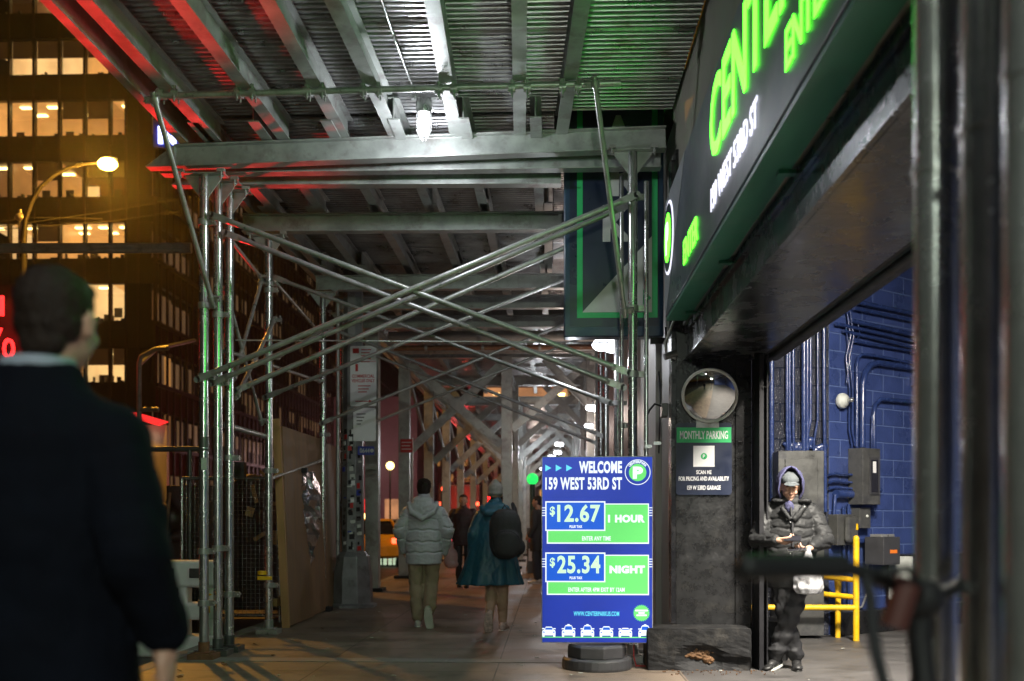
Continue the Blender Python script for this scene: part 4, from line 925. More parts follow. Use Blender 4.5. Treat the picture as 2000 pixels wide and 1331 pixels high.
# big street pole with sticker patches and cast base
t = thing('signal_pole', 'thick grey street pole covered in peeling stickers on a tapered cast base', 'pole', (-3.25, 15.9, 0)); gp = gr(690, 1185); sx_, sy_ = gp.x, gp.y
mb = MB(); R8 = Matrix.Rotation(pi/8, 3, 'Z'); mb.lathe((sx_, sy_, 0), [(.17, .7), (.155, 3), (.145, 5.0)], 8, R8, smooth=False); mb.build('shaft', M['graypole'], t, .004)
mb = MB(); mb.lathe((sx_, sy_, 0), [(.36, 0), (.36, .04), (.30, .06), (.29, .45), (.25, .75), (.19, .82)], 8, R8, smooth=False); mb.build('base', M['graypole'], t, .006)
rn = random.Random(31); smats = ['signwhite', 'black', 'cream', 'black', 'black', 'graybox', 'cream', 'bluesign', 'black', 'graybox', 'redsign']
smb = {}
for i in range(90):
    z = rn.uniform(.85, 2.6); an = rn.choice((-pi/2, -pi/2, -pi/4, -3*pi/4)); r_ = (.166 - (z-.7) * .0065) * .9239
    k = rn.choice(smats); m_ = MB(); w_, h_ = rn.uniform(.012, .04), rn.uniform(.01, .045)
    nrm = V((cos(an), sin(an), 0)); tn = V((-sin(an), cos(an), 0)); c_ = V((sx_, sy_, z)) + nrm * (r_ + .003) + tn * rn.uniform(-.025, .025)
    m_.poly(frame(c_, tn, V((0,0,1))), [(-w_, -h_), (w_, -h_*.9), (w_*.9, h_), (-w_, h_*.8)], -.001, .001 + i * .0001); m_.build('sticker', M[k], t)
mb = MB(); mb.tube((sx_ - .23, sy_, 0), (sx_ - .23, sy_, 4.6), .03); mb.build('riser_pipe', M['galv2'], t)
# parking regulation signs on the pole
def plate(name, label, px0, py0, px1, py1, Y, m, lines=(), cat='sign', extra=None):
    a = at(px0, py1, Y); b = at(px1, py0, Y); t = thing(name, label, cat, (a.x, Y, a.z)); Mx = frame((a.x, Y, a.z), (1,0,0), (0,0,1)); w, h = b.x - a.x, b.z - a.z
    mb = MB(); mb.poly(Mx, rrect(0, w, 0, h, min(w, h) * .06), -.004, .001); mb.build('plate', M[m], t); return t, Mx, w, h
t, Mx, w, h = plate('street_sign', 'tall white parking regulation sign with red COMMERCIAL VEHICLES ONLY text on the stickered pole', 684, 676, 735, 794, sy_ - .17, 'signwhite')
mb = MB(); text(mb, 'COMMERCIAL', Mx, w*.5, h*.50, w*.86, h*.055, .001, .003, .02); text(mb, 'VEHICLES ONLY', Mx, w*.5, h*.425, w*.88, h*.055, .001, .003, .02)
for k in range(5): mb.rect(Mx, w*.42, w*(.8 - .05*(k % 3)), h*(.93 - k*.05), h*(.945 - k*.05), .001, .003)
for k in range(3): mb.rect(Mx, w*.3, w*(.78 - .07*k), h*(.33 - k*.05), h*(.345 - k*.05), .001, .003)
mb.rect(Mx, w*.1, w*.34, h*.88, h*.96, .001, .003); mb.rect(Mx, w*.2, w*.3, h*.58, h*.70, .001, .003); mb.rect(Mx, .01, w-.01, h*.735, h*.742, .001, .003)
mb.rect(Mx, w*.2, w*.72, h*.075, h*.09, .001, .003); mb.poly(Mx, [(w*.72, h*.055), (w*.84, h*.0825), (w*.72, h*.11)], .001, .003)
mb.build('lettering', M['redsign'], t)
t, Mx, w, h = plate('street_sign', 'lower white sign panel below the red lettered parking sign', 690, 797, 734, 862, sy_ - .17, 'signwhite')
mb = MB()
for k in range(4): mb.rect(Mx, w*.15, w*(.55 - .07*k), h*(.8 - k*.1), h*(.83 - k*.1), .001, .003)
mb.build('lettering', M['graybox'], t)
t, Mx, w, h = plate('number_plate', 'small dark blue number plate 0644 at the pole', 699, 872, 731, 889, sy_ - .17, 'bluesign')
mb = MB(); text(mb, '0644', Mx, w*.42, h*.5, w*.6, h*.55, .001, .003, .02); mb.disc(Mx, w*.86, h*.5, h*.22, .001, .003, 16); mb.build('lettering', M['cream'], t)
t, Mx, w, h = plate('street_sign', 'small red sign with faint white lines on a far column', 782, 858, 806, 884, 21.8, 'redsign')
mb = MB()
for k in range(3): mb.rect(Mx, w*.1, w*(.9 - .1*(k % 2)), h*(.72 - k*.25), h*(.78 - k*.25), .001, .003)
mb.build('lettering', M['signwhite'], t); mb = MB(); q = at(794, 900, 21.82); mb.tube((q.x + .12, 21.84, 0), (q.x + .12, 21.84, 3.1), .03); mb.build('post', M['galv2'], t)
# green bag tied to the pole
t = thing('rubbish_bag', 'dark green plastic bag tied beside the stickered pole', 'bag', at(650, 1140, 15.2)); c = at(652, 1110, 15.2); mb = MB(); rn = random.Random(2)
for i in range(14): mb.ell(c + V((rn.uniform(-.13, .13), rn.uniform(-.1, .1), rn.uniform(-.2, .18))), (rn.uniform(.06, .13), .09, rn.uniform(.07, .14)), nu=9, nv=7)
mb.cap(c, c + V((.25, .1, .28)), .07, .03); solidify(mb, 'bag_skin', pmat('green_plastic_bag', (.01,.10,.035), .3, 0, .3, 7, .5, 25), t, .02, 2)
# white water filled barriers by the near posts
def barrier(c, label):
    t = thing('water_barrier', label, 'barrier', c, 'white plastic barriers at the kerb'); x, y, z = c
    mb = MB(); mb.b(x - .5, x + .5, y - .12, y + .12, z + .72, z + 1.0); mb.b(x - .5, x + .5, y - .1, y + .1, z + .38, z + .56); mb.b(x - .5, x + .5, y - .16, y + .16, z, z + .22)
    for q in (-.42, -.14, .14, .42): mb.b(x + q - .05, x + q + .05, y - .09, y + .09, z + .2, z + .75)
    mb.build('body', M['white'], t, .03)
    for q in (-.3, 0, .3): mb = MB(); mb.b(x + q - .07, x + q + .07, y - .135, y - .12, z + .82, z + .92); mb.build('recess', M['graybox'], t, .01)
barrier((-3.95, 10.3, -.13), 'white plastic water barrier just left of the near scaffold posts'); 
t = thing('safety_tape', 'yellow caution tape knotted round the near scaffold posts', 'tape', (-3.15, 9.3, .6)); rn = random.Random(3)
for px, py in ((405, 1165), (402, 1188)):
    mb = MB(); c = at(px, py, 9.28); mb.path([c + V((rn.uniform(-.05, .05), rn.uniform(-.02, .02), rn.uniform(-.05, .05))) for _ in range(8)], .012, 6); mb.build('knot', M['yellow'], t)
mb = MB(); mb.lathe(at(512, 1119, 11.1), [(.05, -.02), (.05, .02)], 16); mb.b(-3.26, -3.1, 11.03, 11.05, .62, .66); mb.build('wrap', M['yellow'], t)
# tools frame behind the left posts (barricade on wheels)
t = thing('equipment_rack', 'dark pipe rack with hanging tools behind the white barrier', 'rack', (-5.3, 12.6, -.13)); mb = MB()
for x in (-6.0, -4.6): mb.tube((x, 12.6, -.13), (x, 12.6, 2.2), .03)
for z in (.5, 2.2): mb.tube((-6.2, 12.6, z), (-4.45, 12.6, z), .035)
mb.build('frame', M['graybox'], t); mb = MB(); rn = random.Random(6)
for i in range(9): x = rn.uniform(-5.9, -4.7); mb.tube((x, 12.55, .5), (x + rn.uniform(-.2, .2), 12.5, rn.uniform(1.2, 2.1)), .02)
mb.b(-5.8, -5.1, 12.7, 13.3, -.1, 1.3); mb.build('tool', M['rust'], t)

# scaffold portal, street lamp, neon, awning far left
def tubes(name, label, cat, loc, segs, r, m, part='pipe', group=None):
    t = thing(name, label, cat, loc, group)
    for s_ in segs: mb = MB(); mb.path(s_, r, 10); mb.build(part, M[m], t)
    return t
tubes('pipe_portal', 'bent pipe frame across the street seen beside the near posts', 'frame', at(270, 900, 22), [[at(272, 1000, 22), at(272, 710, 22), at(276, 697, 22), at(305, 682, 22), at(330, 680, 22)], [at(276, 800, 22), at(310, 800, 22)], [at(272, 712, 22), at(305, 682, 26), at(380, 665, 32)]], .055, 'graypole')
tubes('mast_arm', 'long horizontal grey pipe arm reaching across at the left edge', 'pipe', at(0, 482, 14), [[at(-60, 482, 13.5), at(374, 481, 13.5)], [at(-60, 489, 13.5), at(374, 489, 13.5)]], .045, 'graypole')
tubes('overhead_wire', 'thin utility wires sagging in front of the office tower', 'wire', at(0, 440, 26), [[at(-20, 446, 26), at(200, 415, 27), at(345, 390, 28)], [at(-20, 450, 26), at(220, 432, 27), at(360, 412, 28)], [at(-20, 436, 25), at(60, 425, 25), at(200, 428, 25)]], .012, 'wire')
LY = 24.0
t = thing('street_lamp', 'curved arm street lamp glowing orange in front of the office tower', 'street lamp', gr(44, 1016 + 2508/LY)); lp_ = at(44, 600, LY)
mb = MB(); pts = [at(x, y, LY) for x, y in ((46, 1120), (46, 800), (46, 470), (50, 430), (62, 395), (80, 365), (105, 343), (135, 328), (165, 321), (196, 318))]
mb.path(pts, [.10, .095, .08, .06, .055, .05, .048, .045, .042, .04], 10); mb.build('arm', M['black'], t)
c = at(211, 320, LY); mb = MB(); mb.ell(c + V((-.02, .06, .14)), (.24, .12, .06)); mb.build('lamp_head', M['graypole'], t)
mb = MB(); mb.ell(c + V((0, -.02, -.02)), (.24, .18, .15)); mb.build('lamp_glass', M['e_sodium'], t)
light('sodium_light', 'POINT', c + V((.1, -.45, -.4)), 2200, (1.0, .42, .035), t, .12)
mb = MB(); mb.tube(at(40, 500, LY), at(40, 410, LY), .05); mb.ell(at(40, 425, LY), (.12, .12, .1)); mb.build('camera_mount', M['graypole'], t)
# red neon letters
t = thing('neon_sign', 'red neon storefront letters glowing behind the foreground man\'s head', 'neon sign', at(0, 700, 23)); Mx = frame(at(-150, 716, 23), (1, 0, 0), (0, 0, 1)); kk = 23 / F
cu_ = MB()
def neon(s, x0, w, y0, h):
    text(cu_, s, Mx, (x0 + w/2 + 150) * kk, (716 - y0 - h/2) * kk, w*kk, h*kk, .05, .12, .0)
neon('Yo', -14, 54, 642, 62); neon('al', -28, 46, 578, 40); cu_.build('lettering', M['e_red'], t)
mb = MB(); mb.b(at(-150, 0, 23).x, at(45, 0, 23).x, 23.05, 23.2, at(0, 730, 23).z, at(0, 555, 23).z); mb.build('backing', M['black'], t)
light('neon_glow', 'POINT', at(0, 640, 22.3), 60, (1.0, .02, .03), t, .4)
# red awning
a = at(262, 818, 30); t = thing('red_awning', 'small red glowing awning across the road beside the foreground man', 'awning', a)
mb = MB(); p = [at(246, 808, 30), at(311, 827, 30)]
mb.add([p[0], p[1], p[1] + V((0, .8, .12)), p[0] + V((0, .8, .12)), p[0] - V((0, 0, .12)), p[1] - V((0, 0, .08))], [(0,1,2,3), (4,5,1,0), (5, 4, 3, 2)]); mb.build('canopy', M['e_awning'], t)
mb = MB(); mb.b(p[0].x, p[1].x, 30.6, 30.8, 0, p[1].z); mb.build('frontage', M['pilaster'], t)
light('awning_light', 'POINT', at(285, 850, 30.2), 3, (1, .7, .45), t, .1)
# lit blue-white sign peeping past the shed edge
t = thing('lit_sign', 'blue white lit sign peeping out beyond the shed edge', 'sign', at(330, 270, 20)); Mx = frame(at(305, 282, 20), (1, .25, 0), (0, .0, 1)); k_ = 20 / F
mb = MB(); mb.rect(Mx, -.06, 46*k_, -.06, 48*k_, -.1, 0); mb.build('backing', pmat('lit_sign_blue', (.03,.05,.4), .5), t)
mb = MB(); text(mb, 'N', Mx, 21*k_, 18*k_, 34*k_, 34*k_, .0, .04, .05); mb.build('lettering', emat('blue_white_light', (.55,.6,1.0), 4), t)

# ============================================================ LAMPS OF THE SHED
def caged(c, label, e, s=1.0, group='caged lamps under the sidewalk shed', r=.05):
    t = thing('work_lamp', label, 'lamp', c, group); c = V(c)
    mb = MB(); mb.lathe(c, [(.05*s, .10*s), (.055*s, .08*s), (.055*s, .03*s), (.048*s, .0)], 18); mb.b(c.x - .09*s, c.x + .09*s, c.y - .03, c.y + .03, c.z + .1*s, c.z + .125*s); mb.build('housing', M['galv'], t)
    mb = MB(); mb.lathe(c, [(.012*s, -.155*s), (.034*s, -.145*s), (.04*s, -.1*s), (.038*s, 0)], 16); mb.build('globe', M['e_lamp'], t)
    mb = MB()
    for i in range(6): a = i * pi / 3; mb.path([c + V((cos(a), sin(a), 0)) * .05*s, c + V((cos(a)*.052*s, sin(a)*.052*s, -.12*s)), c + V((cos(a)*.02*s, sin(a)*.02*s, -.18*s))], .003, 5)
    for z in (-.04, -.11): mb.path([c + V((cos(a*pi/8)*.051*s, sin(a*pi/8)*.051*s, z*s)) for a in range(17)], .003, 5)
    mb.build('cage', M['galv'], t)
    light('lamp_light', 'POINT', c + V((0, 0, -.24*s)), e, (.88, .92, 1.0), t, .05)
    return t
caged(at(828, 222, 8.55), 'caged white lamp under the corrugated deck in front of the near beam', 55, 1.25)
def flood(c, label, e, s, col=(.88, .92, 1.0)):
    t = thing('flood_lamp', label, 'lamp', c, 'white lamps strung along the right posts'); c = V(c)
    mb = MB(); mb.b(c.x - .13*s, c.x + .13*s, c.y - .05*s, c.y + .05*s, c.z + .05*s, c.z + .09*s); mb.tube(c + V((0, 0, .05*s)), c + V((.0, 0, .16*s)), .02*s); mb.build('housing', M['galv'], t)
    mb = MB(); mb.ell(c + V((-.06*s, 0, 0)), (.09*s, .07*s, .06*s)); mb.ell(c + V((.05*s, 0, -.01*s)), (.10*s, .07*s, .07*s)); mb.build('bulb', M['e_lamp'], t)
    light('lamp_light', 'POINT', c + V((-.4, -.25*s, -.2*s)), e, col, t, .05)
flood(at(1186, 674, 11.4), 'largest and nearest white floodlight beside the right scaffold posts', 30, 1.15)
flood(at(1158, 797, 18.4), 'second white lamp, square and tilted, behind the brace ends', 38, .9, (1.0, .80, .70))
flood(at(1150, 832, 21.5), 'third white lamp just below the square tilted one', 38, .65, (1.0, .76, .66))
flood(at(1092, 868, 29), 'upper of two far round white lamps above the price board', 90, .85)
flood(at(1089, 884, 33), 'lower of two far round white lamps above the price board', 90, .85)
caged((-.95, 1.2, H + 3.6), 'unseen caged fill lamp added over the sidewalk behind the camera', 50)  # fill lamp added out of view to brighten sidewalk and pillar
flood((.62, -1.6, 3.42), 'unseen fill lamp added on the right posts behind the camera', 320, 1.15, (.88, 1.0, .84)); flood((.62, -6.5, 3.42), 'second unseen fill lamp added farther behind the camera', 240, 1.15, (.95, 1.0, .88))  # two fill lamps added out of view, lighting faces turned to the camera
# garage ceiling lamps
for x, y, e, lab in ((3.0, 6.0, 1150, 'long tube light on the garage ceiling near the leaning man'), (3.4, 2.5, 200, 'long tube light on the garage ceiling nearer the road')):
    t = thing('tube_light', lab, 'lamp', (x, y, 4.4), 'tube lights on the garage ceiling'); mb = MB(); mb.b(x - .12, x + .12, y - .65, y + .65, 4.42, 4.5); mb.build('housing', M['white'], t)
    mb = MB(); mb.tube((x, y - .6, 4.39), (x, y + .6, 4.39), .02); mb.build('tube', M['e_lamp'], t)
    light('tube_glow', 'AREA', (x, y, 4.35), e, (1.0, .93, .82), t, .3, rot=V((-.25 if y > 5 else 0, .12, -1)), sy=1.2)
# far street lights and signals
def globe(name, label, cat, c, r, m, col, e, post_h=True):
    t = thing(name, label, cat, (c.x, c.y, 0)); mb = MB(); mb.ell(c, r); mb.build('globe', M[m], t)
    if post_h: mb = MB(); mb.tube((c.x, c.y, -.1), (c.x, c.y, c.z - r*.8), .04); mb.build('post', M['black'], t)
    if e: light('glow', 'POINT', c + V((0, -r * 2.2, -r)), e, col, t, r)
globe('street_lamp', 'left far round yellow white street lamp between the left columns', 'street lamp', at(762, 910, 45), .19, 'e_yel', (1,.8,.4), 12)
globe('street_lamp', 'right far round yellow white street lamp, partly behind a column', 'street lamp', at(798, 910, 46), .16, 'e_yel', (1,.8,.4), 12)
def signal(label, c, col_i, w=.32):
    t = thing('traffic_light', label, 'traffic light', (c.x, c.y, 0)); mb = MB(); mb.b(c.x - w/2, c.x + w/2, c.y, c.y + .25, c.z - (.85 if col_i == 0 else .5), c.z + (.3 if col_i == 0 else .6)); mb.build('housing', M['black'], t, .02)
    for k in range(3):
        z = c.z - (k - (0 if col_i == 0 else 1)) * .35; mb = MB(); mb.lathe((c.x, c.y, z), [(.13, 0), (.12, .03), (.001, .05)], 18, Matrix.Rotation(pi/2, 3, 'X')); mb.build('lens', M[('e_tail', 'e_yel')[col_i]] if k == col_i else M['black'], t)
    mb = MB(); mb.tube((c.x + .1, c.y + .3, -.1), (c.x + .1, c.y + .3, c.z + .3), .06); mb.build('post', M['graypole'], t)
signal('red traffic light above the crowd at the end of the shed', at(867, 955, 48), 0)
signal('amber lamp head further right of the red traffic light', at(934, 961, 60), 1)
c = at(1040, 936, 27); t = thing('subway_globe', 'green glowing globe lamp on a dark green post behind the price board', 'street lamp', (c.x, c.y, 0))
mb = MB(); mb.ell(c, .16); mb.build('globe', M['e_greenl'], t); mb = MB(); mb.tube((c.x, c.y, 0), (c.x, c.y, c.z - .12), .07); mb.lathe((c.x, c.y, 0), [(.16, 0), (.14, .3), (.08, .5)], 12); mb.build('post', pmat('green_post', (.01,.05,.035), .4), t)
t = thing('news_box', 'small lit blue and red box stand behind the price board', 'box', (at(1048, 1090, 24).x, 24, 0)); c = at(1047, 1075, 24)
mb = MB(); mb.b(c.x - .22, c.x + .22, 24, 24.4, 0, 1.1); mb.build('body', M['graybox'], t, .02); mb = MB(); mb.b(c.x - .18, c.x + .18, 23.98, 24, .75, 1.0); mb.build('front_panel', M['redsign'], t); mb = MB(); mb.b(c.x - .18, c.x + .18, 23.98, 24, .3, .6); mb.build('label_strip', M['signwhite'], t)
# red lit beacon at the far end
for (px, py, Y, e) in ((915, 935, 70, 900), (905, 890, 40, 120)):
    pass
for i_, (px_, py_, Y_, lb_) in enumerate(((1078, 893, 38, 'first tiny far lamp over the tunnel\'s right side'), (1070, 905, 45, 'second tiny far lamp over the tunnel\'s right side'), (1060, 916, 54, 'last and smallest far lamp at the tunnel end'))): flood(at(px_, py_, Y_), lb_, 45, 1.0, (1.0, .8, .7))
light('added_pink_fill', 'POINT', (-18, 100, 7), 700, (1, .6, .62), t, .4)  # added fill lamp brightening the distant pink wall, no fixture there
t = thing('red_shop_sign', 'red lit shop sign at the far end of the shed tunnel', 'sign', at(940, 985, 75)); a = at(925, 990, 75); b = at(968, 970, 75); mb = MB(); mb.b(a.x, b.x, 75, 75.3, a.z, b.z); mb.build('light_box', M['e_red'], t); light('red_glow', 'POINT', (a.x, 73.5, 3.2), 1500, (1, .05, .08), t, .3)
t = thing('red_shop_sign', 'small crooked red lit sign hanging high between the far braces', 'sign', at(895, 868, 52)); mb = MB(); q = at(895, 868, 52); mb.bar(q - V((.32, 0, .08)), q + V((.35, 0, .1)), .1, .2); mb.build('light_box', M['e_redlow'], t)
light('red_glow', 'POINT', q + V((0, -1.5, -1.2)), 130, (1, .12, .12), t, .3)
# distant street tree catching the red light
t = thing('street_tree', 'bare limbed street tree lit red at the far end of the sidewalk', 'tree', (-4.6, 68, 0)); mb = MB(); mb.path([(-4.6, 68, 0), (-4.5, 68, 2), (-4.7, 68.1, 3.6)], [.2, .16, .1], 8)
rn = random.Random(8)
for i in range(9): a = V((-4.6, 68, 2.4 + i*.15)); d = V((rn.uniform(-1, 1), rn.uniform(-1, 1), rn.uniform(.5, 1.2))); mb.path([a, a + d*.8, a + d*1.6 + V((0, 0, .2))], [.06, .04, .015], 6)
mb.build('trunk', M['rust'], t); mb = MB()
for i in range(1500):
    c = V((-4.6, 68, 4.0)) + V((rn.gauss(0, 1), rn.gauss(0, .8), rn.gauss(0, .8))); s_ = rn.uniform(.04, .1); u = V((rn.uniform(-1, 1), rn.uniform(-1, 1), rn.uniform(-1, 1))).normalized() * s_; v = u.orthogonal().normalized() * s_ * .7; mb.add([c - u, c - v, c + u, c + v], [(0,1,2,3)])
mb.build('crown', pmat('dull_leaves', (.12,.07,.05), .6), t)

# ============================================================ VEHICLES
def car(label, paint, loc, rz, taxi=False):
    t = thing('taxi' if taxi else 'parked_car', label, 'taxi' if taxi else 'car')
    secs = [(-2.35, .35, .62, .80), (-2.28, .28, .95, .86), (-1.6, .24, 1.02, .90), (-.9, .24, .98, .91), (.2, .24, .96, .91), (1.1, .24, .92, .90), (1.9, .26, .82, .86), (2.3, .32, .66, .76)]
    mb = MB(); n = 12; vs = []
    for y, z0, z1, hw in secs:
        for i in range(n):
            a = 2*pi*i/n + pi/12; cx_, cz_ = math.copysign(abs(cos(a))**.35, cos(a)), math.copysign(abs(sin(a))**.45, sin(a)); vs.append(V((cx_ * hw, y, (z0+z1)/2 + cz_ * (z1-z0)/2)))
    fs = [(a*n+i, a*n+(i+1) % n, (a+1)*n+(i+1) % n, (a+1)*n+i) for a in range(len(secs)-1) for i in range(n)]; mb.add(vs, [f[::-1] for f in fs], True); mb.add(vs, [list(range(n)), list(range((len(secs)-1)*n, len(secs)*n))[::-1]])
    mb.build('body', M[paint], t)
    def cab(ys, z0, z1, hw, tw, m, name, e=0):
        mb = MB(); a = [V((-hw, ys[0], z0)), V((hw, ys[0], z0)), V((hw, ys[3], z0)), V((-hw, ys[3], z0)), V((-tw, ys[1], z1)), V((tw, ys[1], z1)), V((tw, ys[2], z1)), V((-tw, ys[2], z1))]
        mb.add(a, [(0,3,2,1),(4,5,6,7),(0,1,5,4),(1,2,6,5),(2,3,7,6),(3,0,4,7)]); return mb.build(name, M[m], t, .04)
    cab((-1.95, -1.2, .25, 1.05), .93, 1.40, .83, .64, 'glass', 'glasshouse'); cab((-1.35, -1.2, .28, .42), 1.385, 1.46, .68, .62, paint, 'roof')
    for x in (-.76, .76):
        for y0, y1, z0, z1 in ((-1.95, -1.22, .95, 1.42), (1.05, .28, .93, 1.42), (-.45, -.45, .95, 1.42)):
            mb = MB(); mb.bar((x*1.08, y0, z0), (x*.85, y1, z1), .06, .06); mb.build('pillar', M[paint], t)
    for x in (-.84, .84):
        for y in (-1.45, 1.45):
            mb = MB(); R = Matrix.Rotation(pi/2, 3, 'Y'); mb.lathe((x, y, .33), [(.27, -.1), (.33, -.08), (.33, .08), (.27, .1)], 22, R); w_ = mb.build('wheel', M['black'], t); mb = MB(); mb.lathe((x, y, .33), [(.19, -.105), (.19, .105)], 14, R); mb.build('rim', M['galv'], w_)
    for x in (-.62, .62):
        mb = MB(); mb.b(x - .16, x + .16, -2.35, -2.24, .72, .88); mb.build('tail_light', M['e_tail'], t, .02); mb = MB(); mb.b(x - .15, x + .15, 2.14, 2.24, .58, .70); mb.build('headlight', M['signwhite'], t, .02)
    if taxi: mb = MB(); mb.b(-.3, .3, -.6, -.35, 1.46, 1.62); mb.build('roof_sign', M['e_yel'], t, .02)
    t.location = loc; t.rotation_euler = (0, 0, rz); return t
car('yellow taxi waiting on the road seen between the left columns', 'taxi', (-5.9, 31.5, -.13), .35, True)
t = thing('box_truck', 'dark box truck with red marker lights high on its rear at the far crossing', 'truck', (-5.0, 56, -.13))
mb = MB(); mb.b(-6.2, -3.9, 56, 62, .9, 3.3); mb.build('cargo_box', M['carred'], t, .03); mb = MB(); mb.b(-6.1, -4.0, 62, 64, .5, 2.6); mb.build('cab', M['carred'], t, .1)
for x in (-6.05, -5.05, -4.05): mb = MB(); mb.b(x - .12, x + .12, 55.9, 56, 2.1, 2.3); mb.build('marker_light', M['e_tail'], t)
for x in (-5.9, -4.2):
    mb = MB(); mb.b(x - .15, x + .15, 55.9, 56, .7, .88); mb.build('tail_light', M['e_tail'], t)
    for y in (57, 63): mb = MB(); mb.lathe((x, y, .32), [(.4, -.12), (.44, -.1), (.44, .1), (.4, .12)], 18, Matrix.Rotation(pi/2, 3, 'Y')); mb.build('wheel', M['black'], t)
mb = MB(); mb.b(-6.0, -4.1, 55.94, 56, 1.0, 3.2); mb.build('rear_door', M['darkfac2'], t)
light('marker_glow', 'POINT', (-4.6, 54.5, 2.2), 160, (1, .08, .05), t, .2)
car('silver car with glowing tail lights behind the far walking man', 'carsil', (-6.9, 47, -.13), .05)
kc = car('unseen dark car added outside the left edge to carry a red spotlight', 'carred', (-6.8, 8.9, -.13), 0)
light('added_red_spot', 'SPOT', (-6.2, 6.45, .72), 3800, (1.0, .012, .015), kc, .12, rot=V((-3.45, 6.4, 4.75)) - V((-6.2, 6.45, .72)), spot=radians(31))  # added red spot for the shed edge; its car is made up
kd = car('unseen dark car added behind the foreground person to carry a red spotlight', 'carred', (-7.1, 14.9, -.13), 0)
light('added_red_spot', 'SPOT', (-6.5, 12.4, .72), 2600, (1.0, .012, .015), kd, .12, rot=V((-3.45, 9.7, 4.8)) - V((-6.5, 12.4, .72)), spot=radians(25))  # second added red spot, on the farther fascia; car made up to hold it
G_ = 'white roadside delineator posts near the taxi'; dl = thing('delineator_post', 'leftmost white delineator post with reflected light put into its colour near the taxi', 'bollard', (0, 0, 0), G_)
mb = MB(); mb.tube((0, 0, 0), (0, 0, .95), .055, .045); mb.build('shaft', emat('white_post_painted_glow', (.75,.95,.65), .55), dl, world=False); mb = MB(); mb.lathe((0, 0, 0), [(.12, 0), (.1, .04)], 14); mb.build('foot', M['black'], dl, world=False)  # reflected light put into the shaft colour as emission
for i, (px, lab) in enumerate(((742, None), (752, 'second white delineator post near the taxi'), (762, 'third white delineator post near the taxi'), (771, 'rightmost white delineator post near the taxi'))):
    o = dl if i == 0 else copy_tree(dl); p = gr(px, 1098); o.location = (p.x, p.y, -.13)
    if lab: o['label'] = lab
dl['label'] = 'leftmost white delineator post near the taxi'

M['maroonp'] = pmat('dull_maroon_plastic', (.06,.015,.012), .6)
# ============================================================ BICYCLE locked by the near posts (foreground right)
bk = thing('bicycle', 'black city bicycle with curved handlebar locked at the right foreground posts', 'bicycle', (.62, 1.7, 0))
bm = lambda: MB()
def bp_(name, mb_, m='black', par=None): return mb_.build(name, M[m], par or bk)
hx, hy = .73, 1.62
kq = 1.62 / F
hb = [at(1462, 1108, 1.45), at(1500, 1104, 1.47), at(1570, 1103, 1.5), at(1640, 1106, 1.53), at(1700, 1122, 1.58), at(1760, 1150, 1.62), at(1800, 1168, 1.64)]
stem = hb[-1]; right_ = [stem, at(1850, 1155, 1.7), at(1910, 1120, 1.8), at(1990, 1105, 1.86)]
mb = MB(); mb.path(hb + right_[1:], .012, 10); bp_('handlebar', mb)
mb = MB(); mb.cap(hb[0], hb[3], .019, .019); bp_('grip', mb); mb = MB(); mb.cap(right_[2], right_[3], .019); bp_('grip', mb)
mb = MB(); mb.path([at(1690, 1130, 1.56), at(1700, 1170, 1.54), at(1703, 1220, 1.52), at(1712, 1280, 1.50), at(1728, 1340, 1.49)], .010, 8); bp_('brake_lever', mb)
mb = MB(); mb.path([at(1720, 1120, 1.56), at(1775, 1110, 1.55), at(1800, 1150, 1.6), at(1790, 1250, 1.66), at(1785, 1340, 1.7)], .007, 8); bp_('brake_cable', mb)
mb = MB(); mb.path([stem, V((stem.x, stem.y + .01, 1.1)), V((stem.x, stem.y - .03, .95))], .02, 12); mb.ell(stem, .035); bp_('stem', mb)
mb = MB(); mb.path([at(1745, 1225, 1.6), at(1760, 1180, 1.6), at(1775, 1130, 1.6)], .022, 8); bp_('bell_bracket', mb, 'maroonp')
sx0 = stem.x; mb = MB(); mb.cap((sx0, 1.61, .95), (sx0, 1.56, .72), .022); mb.cap((sx0, 1.59, .82), (sx0, 1.1, .45), .02); mb.cap((sx0, 1.1, .45), (sx0, .97, .95), .018); mb.cap((sx0, 1.60, .90), (sx0, 1.0, .82), .018)
for s_ in (-.05, .05): mb.cap((sx0, 1.56, .72), (sx0 + s_, 1.75, .35), .014, .010); mb.cap((sx0, 1.1, .45), (sx0 + s_, .7, .35), .011); mb.cap((sx0, .98, .86), (sx0 + s_, .7, .35), .01)
bp_('frame', mb)
for y in (1.75, .7):
    mb = MB(); n = 40; mb.path([V((sx0, y + .33*cos(2*pi*i/n), .35 + .33*sin(2*pi*i/n))) for i in range(n+1)], .018, 8); w_ = bp_('wheel', mb); mb = MB()
    for i in range(14): a = 2*pi*i/14; mb.tube((sx0, y, .35), (sx0, y + .32*cos(a), .35 + .32*sin(a)), .0015, n=4)
    mb.tube((sx0 - .05, y, .35), (sx0 + .05, y, .35), .02); bp_('spokes', mb, 'galv', w_)
mb = MB(); mb.ell((sx0, .93, .97), (.075, .14, .03)); bp_('saddle', mb); mb = MB(); mb.tube((sx0 - .1, 1.1, .45), (sx0 + .1, 1.1, .45), .02); mb.cap((sx0 + .1, 1.1, .45), (sx0 + .1, 1.22, .35), .012); mb.b(sx0 + .1, sx0 + .2, 1.18, 1.26, .33, .36); bp_('crank', mb)

